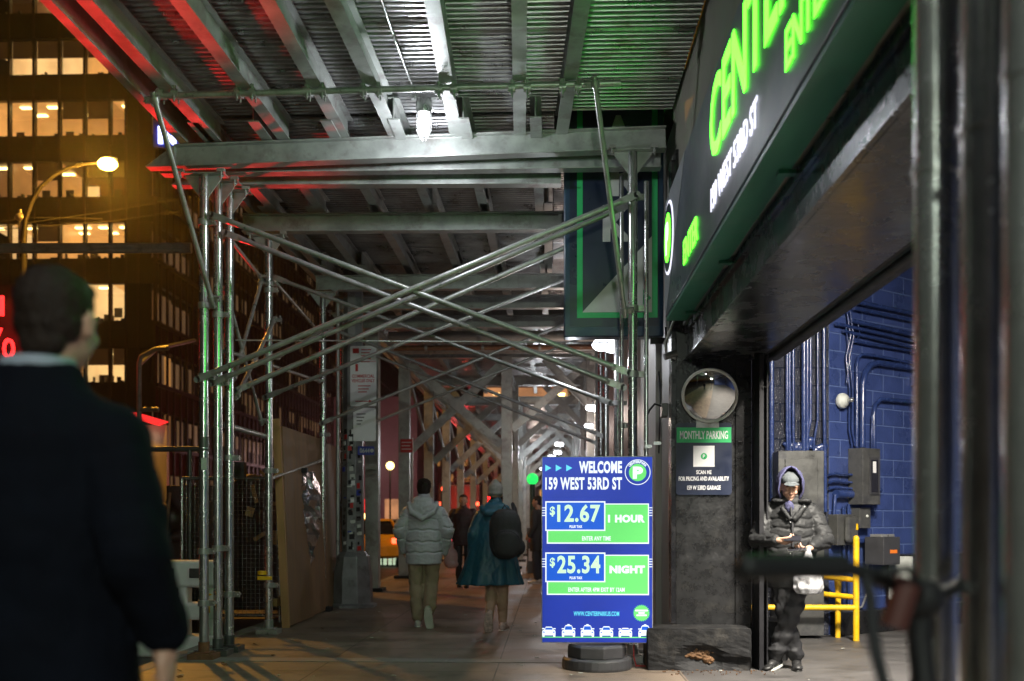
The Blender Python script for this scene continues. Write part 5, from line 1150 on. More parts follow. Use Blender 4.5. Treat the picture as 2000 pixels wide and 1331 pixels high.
# ============================================================ LITTER ON THE GROUND
mb = MB(); rn = random.Random(77)
for i in range(60):
    x, y = rn.uniform(-3.1, 3.0), rn.uniform(7.6, 14); s_ = rn.uniform(.006, .022); mb.box((x, y, .007), (s_ * 1.8, s_, .004), rn.random() * 3)
tag(mb.build('litter', M['cream'], None), 'tiny pale paper scraps scattered over the pavement', 'litter', kind='stuff')
mb = MB(); lf = random.Random(78)
for i in range(26):
    x, y = lf.choice((lf.uniform(-3.3, -2.6), lf.uniform(.9, 1.2))), lf.uniform(8, 12); s_ = lf.uniform(.015, .035); mb.box((x, y, .012), (s_ * 1.5, s_, .004), M=Matrix.Rotation(lf.random() * 3, 3, 'Z') @ Matrix.Rotation(.3, 3, 'X'))
tag(mb.build('fallen_leaves', M['chip'], None), 'few brown fallen leaves along the edges of the sidewalk', 'leaves', kind='stuff')
# ============================================================ PEOPLE
M['skin'] = pmat('skin', (.50,.29,.20), .5, 0, .1, 20, .05, 80)
M['skin2'] = pmat('skin_darker', (.42,.25,.18), .5, 0, .1, 20, .05, 80)  # slightly darker skin colour
M['hair'] = pmat('dark_brown_hair', (.014,.008,.006), .65, 0, .4, 60, .6, 130, spec=.2)
M['puffer'] = pmat('pale_grey_nylon', (.42,.42,.45), .5, 0, .1, 5, .2, 35)
M['khaki'] = pmat('khaki_cotton', (.30,.23,.15), .8, 0, .15, 8, .3, 60)
M['teal'] = pmat('teal_nylon', (.006,.075,.12), .5, 0, .25, 4, .3, 22)
M['knit'] = pmat('grey_knit', (.30,.28,.27), .9, 0, .15, 20, .5, 110)
M['blackcloth'] = pmat('black_cloth', (.022,.022,.024), .7, 0, .3, 8, .3, 60)
M['blackpuff'] = pmat('black_nylon_shell', (.020,.0205,.021), .6, 0, .25, 7, .3, 45, spec=.3)
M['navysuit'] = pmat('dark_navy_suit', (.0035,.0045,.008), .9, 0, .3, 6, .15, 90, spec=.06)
M['maroon'] = pmat('dark_maroon_jacket', (.035,.012,.014), .6, 0, .3, 8, .3, 40)
M['jeans'] = pmat('dark_jeans', (.03,.035,.05), .75, 0, .3, 12, .3, 60)
M['hood'] = pmat('navy_purple_hoodie', (.055,.055,.12), .85, 0, .2, 12, .4, 100)
M['capgrey'] = pmat('grey_cap', (.075,.085,.09), .8, 0, .1, 20, .3, 90)
M['shirt'] = pmat('pale_blue_shirt', (.22,.25,.31), .7, 0, .08, 12, .1, 60)
M['shoewhite'] = pmat('white_trainer', (.62,.60,.55), .55, 0, .12, 12, .1, 60)
M['shoeblack'] = pmat('black_shoe', (.02,.02,.02), .45, 0, .3, 12, .2, 60)
M['shoepat'] = pmat('patterned_trainer_sole', (.55,.42,.38), .55, 0, .5, 26, .1, 60)
M['tan'] = pmat('tan_leggings', (.48,.31,.21), .75, 0, .15, 10, .1, 60)
m = pmat('translucent_plastic_bag', (.62,.62,.64), .3, 0, .08, 9, .7, 22); p_ = m.node_tree.nodes['Principled BSDF']; p_.inputs['Transmission Weight'].default_value = .35; p_.inputs['Roughness'].default_value = .35; M['bagwhite'] = m
m = pmat('pinkish_plastic_bag', (.6,.42,.42), .4, 0, .1, 9, .5, 22); M['bagpink'] = m

def rotm(yaw=0, pitch=0, roll=0): return Matrix.Rotation(yaw, 3, 'Z') @ Matrix.Rotation(pitch, 3, 'X') @ Matrix.Rotation(roll, 3, 'Y')
def head(mb, c, R, s=1.0, face=True):
    """head centre c, R turns local (+Y = face) into the figure frame"""
    c = V(c); E = lambda p, r: mb.ell(c + R @ (V(p) * s), tuple(q * s for q in r), R, 16, 12)
    E((0, -.012, .022), (.076, .094, .090)); E((0, .018, -.035), (.062, .072, .072)); E((0, .045, -.078), (.036, .036, .030)); E((0, .0, -.05), (.056, .06, .06))
    for x in (-1, 1):
        E((x * .078, -.008, -.012), (.009, .020, .033)); E((x * .082, -.014, .004), (.008, .016, .015))
        E((x * .036, .062, -.030), (.024, .022, .020))
        if face: E((x * .031, .078, .0), (.015, .010, .008)); E((x * .033, .082, .020), (.022, .009, .006))
    if face:
        mb.cap(c + R @ (V((0, .082, .008)) * s), c + R @ (V((0, .102, -.028)) * s), .009 * s, .013 * s)
        for x in (-.012, .012): E((x, .092, -.032), (.009, .010, .008))
        E((0, .083, -.058), (.024, .011, .006)); E((0, .082, -.067), (.020, .011, .007)); E((0, .074, -.09), (.018, .015, .013))
def hand(mb, w, d, up, side=1, curl=.5, s=1.0, thumb=.6):
    """w wrist, d finger direction, up = back-of-hand normal, side=+1 thumb toward d x up"""
    w = V(w); d = V(d).normalized(); up = (V(up) - d * V(up).dot(d)).normalized(); sd = d.cross(up) * side
    R = Matrix((sd, d, up)).transposed()
    mb.cap(w, w + d * .03 * s, .025 * s, .026 * s); mb.ell(w + d * .055 * s, (.040 * s, .047 * s, .017 * s), R, 14, 10)
    L = (.070, .080, .075, .058); out = []
    for i in range(4):
        off = (.028 - i * .0195) * s; b = w + d * (.088 - abs(i - 1) * .004) * s + sd * off; a = curl * .5; p = b; pts = [w + d * .05 * s + sd * off * .8, b]
        for k, f in enumerate((.45, .32, .26)):
            q = (d * cos(a) - up * sin(a)) + sd * (.08 - i * .05); p = p + q.normalized() * L[i] * f * s; pts.append(p); a += curl * .9
        mb.chain(pts, [.011 * s, .0095 * s, .0088 * s, .008 * s, .007 * s]); out.append(p)
    t0 = w + d * .022 * s + sd * .024 * s; t1 = t0 + (d * .6 + sd * .75 - up * .15).normalized() * .038 * s; t2 = t1 + (d * .85 + sd * (.5 - thumb) - up * thumb * .8).normalized() * .032 * s; t3 = t2 + (d * .8 + sd * (.1 - thumb) - up * thumb).normalized() * .024 * s
    mb.chain([t0, t1, t2, t3], [.015 * s, .012 * s, .010 * s, .008 * s]); return out
BASE = dict(hipL=(-.10, 0, .93), hipR=(.10, 0, .93), kneeL=(-.11, .02, .50), kneeR=(.11, .02, .50), ankL=(-.11, -.02, .09), ankR=(.11, -.02, .09),
            shL=(-.185, 0, 1.44), shR=(.185, 0, 1.44), elL=(-.25, -.03, 1.17), elR=(.25, -.03, 1.17), wrL=(-.26, .05, .93), wrR=(.26, .05, .93), neck=(0, -.01, 1.50), head=(0, .01, 1.66))
def skel(**k): d = {a: V(b) for a, b in BASE.items()}; d.update({a: V(b) for a, b in k.items()}); return d
def body(mb, J, R, thin=1.0, face=True, hL=None, hR=None, s=1.0, legs=True):
    head(mb, J['head'], R, s, face); mb.cap(J['neck'] - V((0, 0, .04)), J['head'] + R @ V((0, -.02, -.05)), .056 * s, .052 * s)
    pel = (J['hipL'] + J['hipR']) / 2; ch = (J['shL'] + J['shR']) / 2
    mb.ell(pel + V((0, 0, .03)), (.15, .10, .11)); mb.ell(pel.lerp(ch, .45), (.13, .09, .16)); mb.ell(pel.lerp(ch, .78), (.155, .10, .15)); sd_ = V((0, 0, -.045)); mb.cap(J['shL'] * .78 + ch * .22 + sd_, J['shR'] * .78 + ch * .22 + sd_, .05); mb.cap(ch, J['neck'], .08, .058)
    for q in 'LR':
        mb.cap(J['sh' + q] * .9 + ch * .1 + sd_, J['el' + q], .044, .036); mb.cap(J['el' + q], J['wr' + q], .037, .025)
        if legs: mb.cap(J['hip' + q], J['knee' + q], .085, .052); mb.cap(J['knee' + q], J['ank' + q], .052, .036)
    if hL: hand(mb, J['wrL'], **hL)
    if hR: hand(mb, J['wrR'], **hR)
def place(root_loc, rz):
    t = bpy.data.objects.new('person', None); C.objects.link(t); t.location = root_loc; t.rotation_euler = (0, 0, rz); t.empty_display_size = .3; return t
WR = dict(trousers=(.022, 7, .8), jacket=(.008, 12, 1.8), coat=(.014, 9, .5), suit_jacket=(.014, 9, .8), hood=(.008, 14, 1), leggings=(.006, 12, 1.2), jacket_collar=(.01, 16, 1), hoodie=(.01, 20, 1), beanie=(.004, 25, 1), hair=(.007, 55, .5))
def P_(mb, name, m, t, vox=.012, sm=3, fn=None): return solidify(mb, name, M[m], t, vox, sm, world=False, fn=fn, wr=WR.get(name))
def shoe(t, ank, toe, up, m, sole='signwhite', s=1.0, patt=None):
    ank = V(ank); toe = V(toe).normalized(); up = V(up); up = (up - toe * up.dot(toe)).normalized(); sd = toe.cross(up); R = Matrix((sd, toe, up)).transposed()
    h = ank - up * .045 * s; mb = MB()
    mb.ell(h - toe * .035 * s, (.038 * s, .045 * s, .045 * s), R); mb.ell(h + toe * .05 * s - up * .004, (.042 * s, .08 * s, .042 * s), R); mb.ell(h + toe * .135 * s - up * .016 * s, (.047 * s, .065 * s, .028 * s), R); mb.cap(h, ank + up * .02, .042 * s, .044 * s)
    o = P_(mb, 'shoe', m, t, .007, 2)
    mb = MB(); c = h + toe * .055 * s - up * .043 * s
    mb.lathe(c, [(.9, -.5), (1, -.3), (1, .3), (.97, .5)], 28, R @ Matrix.Diagonal((.047 * s, .135 * s, .022 * s)), smooth=True)
    if patt:
        for k in range(9): mb.box(c + toe * (-.11 + k * .028) * s - up * .012, (.07 * s, .011, .006), M=R)
    so = mb.build('sole', M[sole], o, world=False); return o
def quilt(mb, cx, cy, z0, z1, rx, ry, n, taper=lambda f: 1.0, core=.965):
    g_ = lambda q, f: q(f) if callable(q) else q
    mb.rings([(z0 - .01 + (z1 - z0 + .02) * f, g_(cx, f), g_(cy, f), rx * taper(f) * core, ry * taper(f) * (core - .01)) for f in [i / 14 for i in range(15)]], 28)
    for i in range(n):
        f = (i + .5) / n; z = z0 + (z1 - z0) * f; k = taper(f); mb.ell((cx(f) if callable(cx) else cx, cy(f) if callable(cy) else cy, z), (rx * k, ry * k, (z1 - z0) / n * .66), e=.8, nu=28, nv=12)
def sleeve(mb, a, b, r0, r1, n):
    a, b = V(a), V(b); x, y, z = basis(b - a); R = Matrix((x, y, z)).transposed(); L = (b - a).length
    for i in range(n): f = (i + .5) / n; r = r0 + (r1 - r0) * f; mb.ell(a.lerp(b, f), (r, r, L / n * .72), R, 16, 10, e=.85)
    mb.cap(a, b, r0 * .965, r1 * .965)
def trousers(mb, J, r=(.11, .086, .078), extra=0):
    mb.ell((J['hipL'] + J['hipR']) / 2 + V((0, 0, .04)), (.175, .12, .13))
    for q in 'LR':
        a, k, n = J['hip' + q], J['knee' + q], J['ank' + q]; mb.cap(a, k, r[0], r[1]); e = n + (k - n).normalized() * .03; mb.cap(k, e, r[1], r[2])
        x = V((.01, 0, 0))
        for f in (.75, .88): mb.ell(k.lerp(e, f) + x, (r[2] * 1.1, r[2] * 1.08, .022))
def hairshell(mb, c, R, s=1.0, rough=True):
    c = V(c); E = lambda p, r: mb.ell(c + R @ (V(p) * s), tuple(q * s for q in r), R, 18, 12)
    E((0, -.026, .036), (.084, .094, .088)); E((0, -.045, -.005), (.078, .066, .07)); E((0, .03, .075), (.062, .055, .036)); E((0, -.06, -.035), (.06, .04, .045))
    rn = random.Random(5)
    for i in range(26 if rough else 0): a = rn.uniform(0, 2*pi); b_ = rn.uniform(.1, 1.3); E((.078*cos(a)*cos(b_), -.026 + .088*sin(a)*cos(b_), .04 + .082*sin(b_)), (.016, .018, .012))

# ---- 1. man in pale grey puffer jacket walking away
g = at(828, 1225, 12.0); g.z = 0
t = place(g, .02); tag(t, 'person in pale grey puffer jacket and khaki trousers walking away, one foot lifted', 'person')
J = skel(kneeL=(-.10, .03, .50), ankL=(-.075, .02, .09), kneeR=(.085, .08, .50), ankR=(.075, -.16, .20), elL=(-.29, -.05, 1.17), wrL=(-.26, .08, .95), elR=(.29, -.05, 1.17), wrR=(.25, .06, .93), head=(.0, .03, 1.66))
R = rotm(0, -.05); mb = MB(); body(mb, J, R, hL=dict(d=(0, .5, -.9), up=(-1, 0, 0), curl=.7), hR=dict(d=(0, .4, -.9), up=(1, 0, 0), side=-1, curl=.7)); P_(mb, 'body', 'skin', t, .008, 2)
mb = MB(); hairshell(mb, J['head'], R, 1.04); P_(mb, 'hair', 'hair', t, .006, 1)
mb = MB(); trousers(mb, J); P_(mb, 'trousers', 'khaki', t)
mb = MB(); mb.rings([(.755, 0, 0, .19, .14), (.765, 0, 0, .215, .155), (.9, 0, 0, .222, .16), (1.1, 0, 0, .222, .165), (1.28, 0, 0, .222, .165), (1.38, 0, -.01, .205, .15), (1.45, 0, -.01, .165, .125), (1.51, 0, -.01, .11, .10)], 36)
for s_, q in ((-1, 'L'), (1, 'R')):
    mb.cap((s_ * .08, -.01, 1.46), (s_ * .185, -.01, 1.37), .07, .092); mb.cap((s_ * .20, -.01, 1.34), J['el' + q], .092, .088); mb.cap(J['el' + q], J['wr' + q] + V((0, 0, .0)), .086, .058); mb.cap(J['wr' + q] + V((0, -.01, .0)), J['wr' + q] + V((0, 0, -.03)), .05, .045)
def puff(lines, amp, hw):
    def f(co):
        if co.z > lines[0] + .2: return co
        arm = abs(co.x) > .235; k = 0
        for z in lines:
            zz = z + (.03 if arm else 0) + .006 * sin(co.x * 40 + z * 90); k = max(k, math.exp(-((co.z - zz) / hw) ** 2))
        cx_ = math.copysign(.27, co.x) if arm else 0; d = V((co.x - cx_, co.y, 0)); return co - d.normalized() * amp * k if d.length > .03 else co
    return f
mb.cap((0, -.02, 1.49), (0, -.0, 1.57), .10, .08); jk = P_(mb, 'jacket', 'puffer', t, .009, 2, fn=puff((1.30, 1.17, 1.03, .90), .020, .010))
mb = MB(); mb.ell((0, -.155, 1.42), (.16, .055, .13)); mb.ell((0, -.12, 1.52), (.13, .08, .07)); mb.path([(-.17, -.12, 1.5), (-.13, -.185, 1.38), (0, -.21, 1.31), (.13, -.185, 1.38), (.17, -.12, 1.5)], [.03, .035, .04, .035, .03], 10); o = P_(mb, 'hood', 'puffer', t, .008, 3)
shoe(t, J['ankL'], (-.1, 1, 0), (0, 0, 1), 'shoewhite'); shoe(t, J['ankR'], (.1, .22, -1), (0, 1, .2), 'shoewhite', 'shoewhite', s=1.12, patt=True)
# ---- 2. person in long teal coat with backpack and grey beanie
g = at(967, 1232, 11.6); g.z = 0
t = place(g, -.03); tag(t, 'person in long flaring teal coat and grey beanie walking away', 'person')
J = skel(kneeL=(-.04, .06, .48), ankL=(-.055, -.12, .19), kneeR=(.08, .05, .48), ankR=(.085, .06, .09), elL=(-.25, -.05, 1.12), wrL=(-.27, .04, .90), elR=(.25, -.05, 1.12), wrR=(.25, .08, .90), head=(.0, .03, 1.60), neck=(0, 0, 1.44), shL=(-.185, 0, 1.38), shR=(.185, 0, 1.38))
R = rotm(.05, -.08); mb = MB(); body(mb, J, R, hL=dict(d=(-.1, .3, -.9), up=(-1, 0, 0), curl=.6), hR=dict(d=(0, .3, -.9), up=(1, 0, 0), side=-1, curl=.6)); P_(mb, 'body', 'skin', t, .008, 2)
mb = MB()
for q, s_ in (('L', 1), ('R', 1)): mb.cap(J['hip' + q], J['knee' + q], .10, .075); mb.cap(J['knee' + q], J['ank' + q], .078, .048); mb.ell(J['knee' + q].lerp(J['ank' + q], .35) + V((0, -.02, 0)), (.072, .075, .13))
P_(mb, 'leggings', 'tan', t, .01)
mb = MB(); rs = []
for i in range(14):
    f = i / 13; z = .54 + f * .92; fl = (1 - f) ** 1.7; rs.append((z, -.055 * fl - .01, -.0, .195 + .20 * fl - max(0, f - .8) * .5, .14 + .09 * fl - max(0, f - .8) * .3))
mb.rings(rs, 36); mb.cap((-.43, -.04, .56), (-.20, 0, .98), .02, .08)
for s_, q in ((-1, 'L'), (1, 'R')): mb.cap((s_*.07, 0, 1.41), (s_*.165, 0, 1.33), .07, .085); mb.cap((s_*.18, 0, 1.30), J['el' + q], .085, .076); mb.cap(J['el' + q], J['wr' + q], .078, .055)
mb.cap((0, -.0, 1.40), (0, 0, 1.48), .11, .09)
def folds(co):
    k = max(0, min(1, (1.05 - co.z) / .5)); a = atan2(co.y, co.x + .04); d = .016 * k * sin(a * 9 + 2 * sin(a * 2)); r_ = V((co.x, co.y, 0)); return co + (r_.normalized() * d if r_.length > .05 else V((0,0,0)))
P_(mb, 'coat', 'teal', t, .010, 3, fn=folds)
mb = MB(); mb.ell((-.0, -.10, 1.42), (.16, .085, .085)); mb.path([(-.15, -.08, 1.44), (-.09, -.17, 1.37), (.08, -.17, 1.37), (.15, -.08, 1.44)], .04, 8); P_(mb, 'hood', 'teal', t, .01)
mb = MB(); c = J['head']; E = lambda p, r: mb.ell(c + R @ V(p), r, R); E((0, -.015, .05), (.088, .102, .098)); E((0, -.012, .0), (.092, .104, .045)); E((0, -.03, .12), (.05, .055, .045)); P_(mb, 'beanie', 'knit', t, .008)
mb = MB(); c = J['head'] + V((0, -.05, -.085)); mb.ell(c, (.07, .05, .05)); P_(mb, 'hair', 'hair', t, .008)
shoe(t, J['ankL'], (-.05, .3, -1), (0, 1, .3), 'shoepat', 'shoepat', s=1.12, patt=True); shoe(t, J['ankR'], (.15, 1, 0), (0, 0, 1), 'shoepat', s=1.1)
bpk = thing('backpack', 'black rounded backpack on the back of the person in the teal coat', 'backpack', g + V((.10, -.2, .9)))
mb = MB(); mb.ell((.13, -.24, 1.13), (.19, .11, .29), e=.7); mb.ell((.15, -.32, 1.02), (.16, .07, .16), e=.75); mb.ell((.30, -.2, .98), (.06, .08, .09)); o = solidify(mb, 'bag_body', M['blackcloth'], bpk, .012, 4, world=False, fn=lambda c_: c_ + g - bpk.location)
mb = MB()
for x in (.0, .23): mb.path([g + V(p) for p in ((x, -.15, 1.38), (x*.9, -.06, 1.475), (x, .1, 1.42), (x + .02, .17, 1.25))], .022, 8)
mb.path([g + V(p) for p in ((.09, -.2, 1.41), (.12, -.24, 1.46), (.16, -.2, 1.41))], .009, 6); mb.build('strap', M['blackcloth'], bpk)
mb = MB(); mb.path([g + V((.15 + .15*cos(a), -.385 + .01*abs(cos(a)), 1.04 + .13*sin(a))) for a in [pi * i / 12 for i in range(13)]], .004, 5); mb.build('zip', M['black'], bpk)
# ---- 3. far man facing the camera with a carrier bag
g = at(905, 1148, 19.0); g.z = 0
t = place(g, pi); tag(t, 'far person in dark maroon jacket walking toward the camera between the two walkers', 'person')
J = skel(kneeL=(-.09, .08, .50), ankL=(-.07, .06, .09), kneeR=(.09, .06, .5), ankR=(.08, -.10, .12), wrR=(.28, .06, .92), wrL=(-.26, .08, .94)); R = rotm(0, 0)
mb = MB(); body(mb, J, R, hL=dict(d=(0, .3, -.9), up=(-1, 0, 0), curl=.6), hR=dict(d=(0, .2, -.9), up=(1, 0, 0), side=-1, curl=1.2)); P_(mb, 'body', 'skin', t, .009, 2)
mb = MB(); c = J['head']; mb.ell(c + V((0, -.03, .045)), (.082, .09, .08)); mb.ell(c + V((0, .0, .085)), (.068, .075, .035)); P_(mb, 'hair', 'hair', t, .008)
mb = MB(); trousers(mb, J, (.095, .07, .06)); P_(mb, 'trousers', 'blackcloth', t)
mb = MB(); mb.rings([(.80, 0, 0, .20, .14), (.95, 0, 0, .215, .15), (1.2, 0, 0, .215, .15), (1.4, 0, 0, .23, .14), (1.49, 0, 0, .15, .11), (1.53, 0, .0, .08, .08)], 28)
for s_, q in ((-1, 'L'), (1, 'R')): mb.ell((s_*.19, 0, 1.4), (.09, .09, .09)); mb.cap(J['sh' + q], J['el' + q], .078, .068); mb.cap(J['el' + q], J['wr' + q], .068, .05)
mb.cap((0, 0, 1.48), (0, 0, 1.555), .085, .075); P_(mb, 'jacket', 'maroon', t)
shoe(t, J['ankL'], (0, 1, 0), (0, 0, 1), 'shoeblack', 'shoeblack'); shoe(t, J['ankR'], (0, 1, -.1), (0, 0, 1), 'shoeblack', 'shoeblack')
b = at(880, 1085, 18.9); bg_ = thing('carrier_bag', 'pinkish plastic carrier bag hanging from the far walking person\'s hand', 'bag', b); mb = MB(); rn = random.Random(3)
mb.ell(b + V((0, 0, -.05)), (.15, .07, .19), e=.8); mb.ell(b + V((.02, 0, -.16)), (.14, .08, .09)); mb.cap(b + V((.0, 0, .1)), b + V((.04, .04, .24)), .05, .02); mb.cap(b + V((-.03, 0, .1)), b + V((-.0, .04, .24)), .04, .015); solidify(mb, 'bag_skin', M['bagpink'], bg_, .012, 2)
# ---- 4/5. two more walkers, mostly hidden
for (px, py, Y, rz, lab, mt) in ((1050, 1140, 18.2, 1.3, 'person in dark coat standing half hidden behind the price board', 'blackcloth'), (974, 1150, 18.7, 0, 'person walking hidden behind the teal coat, only shoes showing', 'blackcloth')):
    g = gr(px, py); t = place((g.x, g.y, 0), rz); tag(t, lab, 'person'); J = skel(elL=(-.22, 0, 1.17), elR=(.22, 0, 1.17), wrL=(-.2, .1, .98), wrR=(.2, .1, .98))
    mb = MB(); body(mb, J, rotm(), hL=dict(d=(.1, .6, -.6), up=(-1, 0, 0), curl=.6), hR=dict(d=(-.1, .6, -.6), up=(1, 0, 0), side=-1, curl=.6)); P_(mb, 'body', 'skin', t, .01, 2)
    mb = MB(); hairshell(mb, J['head'], rotm()); P_(mb, 'hair', 'hair', t, .01, 1); mb = MB(); trousers(mb, J, (.095, .07, .06)); P_(mb, 'trousers', 'jeans', t)
    mb = MB(); mb.rings([(.66, 0, 0, .2, .15), (.95, 0, 0, .20, .14), (1.4, 0, 0, .21, .13), (1.5, 0, 0, .12, .1)], 24)
    for s_, q in ((-1, 'L'), (1, 'R')): mb.cap(J['sh' + q], J['el' + q], .075, .065); mb.cap(J['el' + q], J['wr' + q], .065, .05)
    P_(mb, 'coat', mt, t); shoe(t, J['ankL'], (0, 1, 0), (0, 0, 1), 'shoewhite'); shoe(t, J['ankR'], (0, 1, 0), (0, 0, 1), 'shoewhite')
# ---- 6. foreground man, back to us
k1 = 1.94
t = place((-1.02, 1.94, 0), -.10); tag(t, 'blurred foreground person in dark navy suit and pale collar seen from behind', 'person')
J = skel(head=(.035, .03, 1.688), neck=(0.01, 0, 1.56), shL=(-.165, 0, 1.47), shR=(.165, 0, 1.47), elR=(.252, -.07, 1.22), wrR=(.262, .02, 1.055), elL=(-.26, -.07, 1.2), wrL=(-.26, .02, 1.0)); R = rotm(.02, -.02)
mb = MB(); body(mb, J, R, hL=dict(d=(0, .2, -.9), up=(-1, 0, 0), curl=.6), hR=dict(d=(0, .15, -.95), up=(1, .2, 0), side=-1, curl=.6), s=.88); P_(mb, 'body', 'skin2', t, .008, 2)
mb = MB(); hairshell(mb, J['head'], R, .87, rough=False); mb.ell(J['head'] + R @ V((0, -.06, -.05)), (.048, .03, .036), R); P_(mb, 'hair', 'hair', t, .006, 1)
mb = MB(); mb.rings([(1.53, 0.01, -.01, .092, .085), (1.565, 0.01, -.01, .082, .076), (1.60, .012, -.005, .072, .07), (1.61, .012, -.005, .068, .066)], 28); P_(mb, 'shirt_collar', 'shirt', t, .006, 1)
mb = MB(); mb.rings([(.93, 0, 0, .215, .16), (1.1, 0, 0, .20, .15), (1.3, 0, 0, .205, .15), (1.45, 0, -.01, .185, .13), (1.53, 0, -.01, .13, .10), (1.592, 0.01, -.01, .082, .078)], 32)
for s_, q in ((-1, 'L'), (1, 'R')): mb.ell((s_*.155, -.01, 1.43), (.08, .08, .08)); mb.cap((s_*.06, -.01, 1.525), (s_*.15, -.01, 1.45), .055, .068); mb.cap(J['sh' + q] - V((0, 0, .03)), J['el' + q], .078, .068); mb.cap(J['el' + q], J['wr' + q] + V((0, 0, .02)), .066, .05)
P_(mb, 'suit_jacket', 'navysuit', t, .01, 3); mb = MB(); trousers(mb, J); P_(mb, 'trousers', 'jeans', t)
shoe(t, J['ankL'], (0, 1, 0), (0, 0, 1), 'shoeblack', 'shoeblack'); shoe(t, J['ankR'], (0, 1, 0), (0, 0, 1), 'shoeblack', 'shoeblack')
# ---- 7. leaning man looking at his phone
g = V((2.10, 8.75, 0))
t = place(g, pi - .12); tag(t, 'person in black puffer, navy hood and grey cap leaning by the garage door', 'person')
# figure frame: +Y toward the camera, +X is the picture's left
J = skel(hipL=(-.09, .02, .88), hipR=(.09, .02, .88), kneeL=(.0, .10, .48), ankL=(.135, .03, .10), kneeR=(.05, .04, .48), ankR=(-.05, .01, .09),
         shL=(-.19, -.03, 1.40), shR=(.19, -.03, 1.40), elL=(-.285, .04, 1.12), elR=(.285, .06, 1.12), wrL=(-.135, .27, 1.055), wrR=(.135, .29, 1.12), neck=(.0, -.01, 1.47), head=(.01, .05, 1.575))
R = rotm(.0, -.32)
fl = MB(); body(fl, J, R, hL=dict(d=(.75, .40, -.10), up=(.1, .5, -.85), side=-1, curl=.85, thumb=.4), hR=dict(d=(-.80, .30, .0), up=(.2, .6, -.75), side=1, curl=.8, thumb=.4)); P_(fl, 'body', 'skin', t, .005, 1)
mb = MB(); trousers(mb, J, (.10, .082, .075)); P_(mb, 'trousers', 'blackcloth', t, .01, 2, fn=lambda c_: c_ + V((.006 * sin(c_.z * 60 + c_.x * 25), .006 * sin(c_.z * 50), 0)) if c_.z < .8 else c_)
mb = MB(); mb.rings([(.70, 0, 0, .20, .14), (.715, 0, 0, .222, .155), (.9, 0, 0, .222, .16), (1.05, 0, 0, .218, .16), (1.2, 0, -.01, .22, .16), (1.33, 0, -.02, .212, .145), (1.42, 0, -.03, .17, .125), (1.47, 0, -.03, .12, .10)], 36)
for s_, q in ((-1, 'L'), (1, 'R')):
    mb.cap((s_ * .08, -.03, 1.42), (s_ * .18, -.03, 1.35), .07, .09); mb.cap((s_ * .20, -.03, 1.32), J['el' + q], .09, .084); mb.cap(J['el' + q], J['wr' + q].lerp(J['el' + q], .12), .084, .05)
mb.cap((0, -.03, 1.45), (0, -.03, 1.50), .13, .11); P_(mb, 'jacket', 'blackpuff', t, .008, 2, fn=puff((1.30, 1.22, 1.14, 1.05, .96, .87), .010, .010))
mb = MB(); mb.path([(0, .15, .74), (0, .168, 1.0), (.0, .160, 1.25), (.01, .13, 1.40)], .010, 8); mb.build('zip_placket', M['blackcloth'], t, world=False)
for x, z in ((.02, 1.27), (.02, .86), (.02, 1.0), (-.10, 1.40)):
    mb = MB(); mb.ell((x, .175 if z < 1.3 else .145, z), .009, nu=8, nv=6); mb.build('snap_button', M['galv'], t, world=False)
mb = MB(); mb.path([(.09, .12, 1.40), (.05, .155, 1.34), (.02, .165, 1.29)], .02, 8); mb.path([(-.11, .12, 1.41), (-.06, .155, 1.35), (.0, .165, 1.29)], .026, 8); mb.ell((-.11, .04, 1.455), (.07, .08, .03)); mb.ell((.10, .04, 1.455), (.07, .08, .03)); mb.ell((0, -.1, 1.46), (.16, .08, .06)); P_(mb, 'jacket_collar', 'blackpuff', t, .008)
mb = MB(); mb.ell((.02, .085, 1.40), (.042, .05, .06)); P_(mb, 'hoodie', 'hood', t, .008)
# hood: shell over the head with an open front
hm = MB(); c = J['head']
hh = MB(); nu, nv = 28, 16; vs = []; vi = []
for lay, sc in ((0, 1.0), (1, .90)):
    for i in range(nv + 1):
        ph = -pi*.42 + (pi*.92) * i / nv
        for j in range(nu + 1):
            th = radians(-215) + radians(250) * j / nu
            p = V((.124 * cos(ph) * cos(th), .14 * cos(ph) * sin(th), .168 * sin(ph) if ph > 0 else .165 * sin(ph))) * sc
            p.x += .004 * sin(i * 1.7 + j); vs.append(c + R @ (p + V((0, -.005, .015))))
n1 = nu + 1; N = (nv + 1) * n1
for i in range(nv):
    for j in range(nu): a = i*n1 + j; vi.append((a, a+1, a+n1+1, a+n1)); vi.append((N+a, N+a+n1, N+a+n1+1, N+a+1))
for i in range(nv):
    for j in (0, nu): a = i*n1 + j; vi.append((a, a+n1, N+a+n1, N+a) if j == 0 else (a+n1, a, N+a, N+a+n1))
hh.add(vs, vi, True); ho = hh.build('hood', M['hood'], t, world=False)
rim = MB(); rim.path([vs[i*n1] for i in range(nv+1)] + [vs[i*n1+nu] for i in range(nv, -1, -1)], .010, 8); rim.build('hood_hem', M['hood'], ho, world=False)
mb = MB(); E = lambda p, r: mb.ell(c + R @ V(p), r, R); E((0, -.006, .074), (.086, .100, .062)); E((0, .108, .056), (.068, .052, .009)); P_(mb, 'cap', 'capgrey', t, .006, 1)
shoe(t, J['ankL'], (.55, .75, -.15), (.2, 0, 1), 'shoeblack', 'cream'); shoe(t, J['ankR'], (.05, 1, 0), (0, 0, 1), 'shoeblack', 'graybox')
Rt = Matrix.Rotation(pi - .12, 3, 'Z'); fw = lambda p: g + Rt @ V(p)
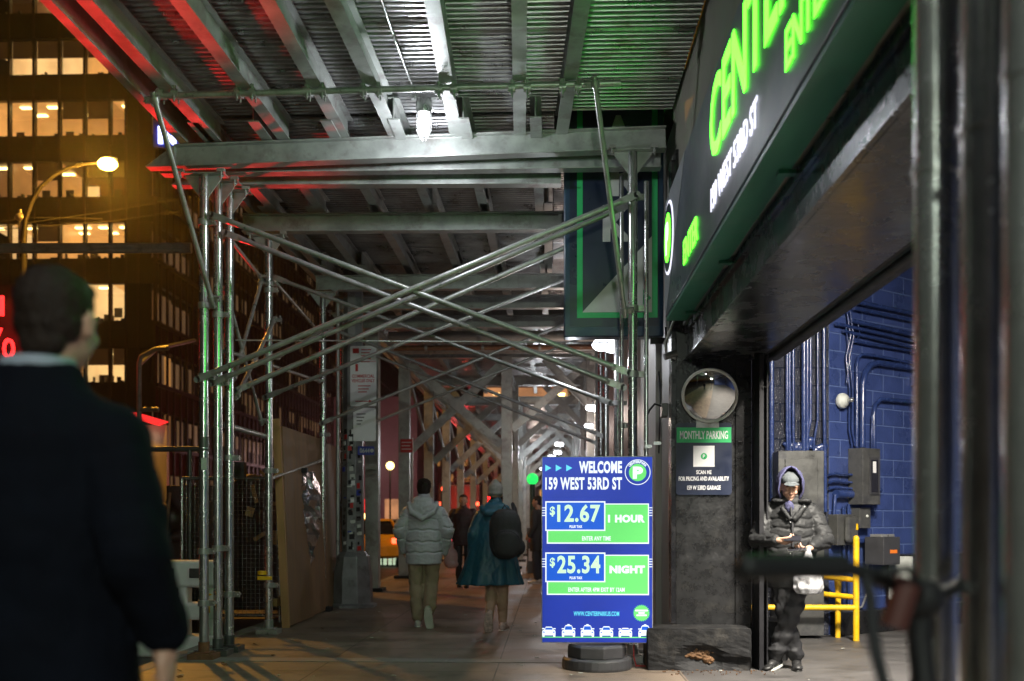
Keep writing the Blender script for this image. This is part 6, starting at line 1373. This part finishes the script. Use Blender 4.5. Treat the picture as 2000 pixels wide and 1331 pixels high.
def slab(name, label, cat, c, u, v, w, l, th, m, scr=None):
    o = thing(name, label, cat, fw(c)); u = (Rt @ V(u)).normalized(); v = Rt @ V(v); v = (v - u * v.dot(u)).normalized(); n_ = u.cross(v); mb = MB(); mb.box(fw(c), (w, l, th), M=Matrix((u, v, n_)).transposed()); mb.build('case', M[m], o, .004)
    if scr: mb = MB(); mb.box(fw(c) + n_ * (th/2 + .001), (w*.9, l*.94, .001), M=Matrix((u, v, n_)).transposed()); mb.build('screen', M[scr], o)
slab('phone', 'black phone held up in the leaning person\'s upper hand', 'phone', (.02, .345, 1.135), (-1, .2, -.0), (0, -.75, .6), .14, .07, .011, 'black', 'glass')
slab('wallet_phone', 'second dark phone held flat in the leaning person\'s lower hand', 'phone', (-.015, .335, 1.045), (-1, .15, .12), (0, -.9, .4), .155, .075, .013, 'graybox', 'glass')
b = fw((-.11, .31, 1.02)); bg_ = thing('carrier_bag', 'white translucent plastic bag hanging from the leaning person\'s lower hand', 'bag', b)
mb = MB(); rn = random.Random(14); dn = V((0, 0, -1))
mb.lathe(b + V((0, 0, 0)), [(.018, .05), (.026, .0), (.042, -.05), (.07, -.115), (.098, -.18), (.118, -.24), (.125, -.30), (.095, -.345), (.03, -.355)], 30, Matrix.Diagonal((1, .65, 1)))
for i in range(12): a = rn.uniform(0, 6.28); mb.ell(b + V((.10*cos(a), .06*sin(a), rn.uniform(-.30, -.2))), (.035, .03, .04), nu=8, nv=6)
def pleat(co):
    d = co - b; k = max(0, min(1, -d.z / .2)); a = atan2(d.y * 1.5, d.x); return co + V((d.x, d.y, 0)) * (.045 * sin(a * 9 + d.z * 8)) + V((0, 0, .0))
solidify(mb, 'bag_skin', M['bagwhite'], bg_, .007, 1, fn=lambda co: pleat(co))
# ============================================================ HAZE VOLUME ADDED FOR THE LAMP HALOS
mb = MB(); mb.b(-70, 40, -20, 245, -1.6, 52); hz = mb.build('haze', None)
hm_ = bpy.data.materials.new('lamp_halo_haze'); hm_.use_nodes = True; n = hm_.node_tree; n.nodes.remove(n.nodes['Principled BSDF']); pv = n.nodes.new('ShaderNodeVolumePrincipled')
pv.inputs['Color'].default_value = (.9, .9, .9, 1); pv.inputs['Density'].default_value = .0006; pv.inputs['Anisotropy'].default_value = .85
n.links.new(pv.outputs[0], n.nodes['Material Output'].inputs['Volume']); hz.data.materials.clear(); hz.data.materials.append(hm_); tag(hz, 'thin haze volume added to give the lamps a halo', 'haze', kind='stuff')
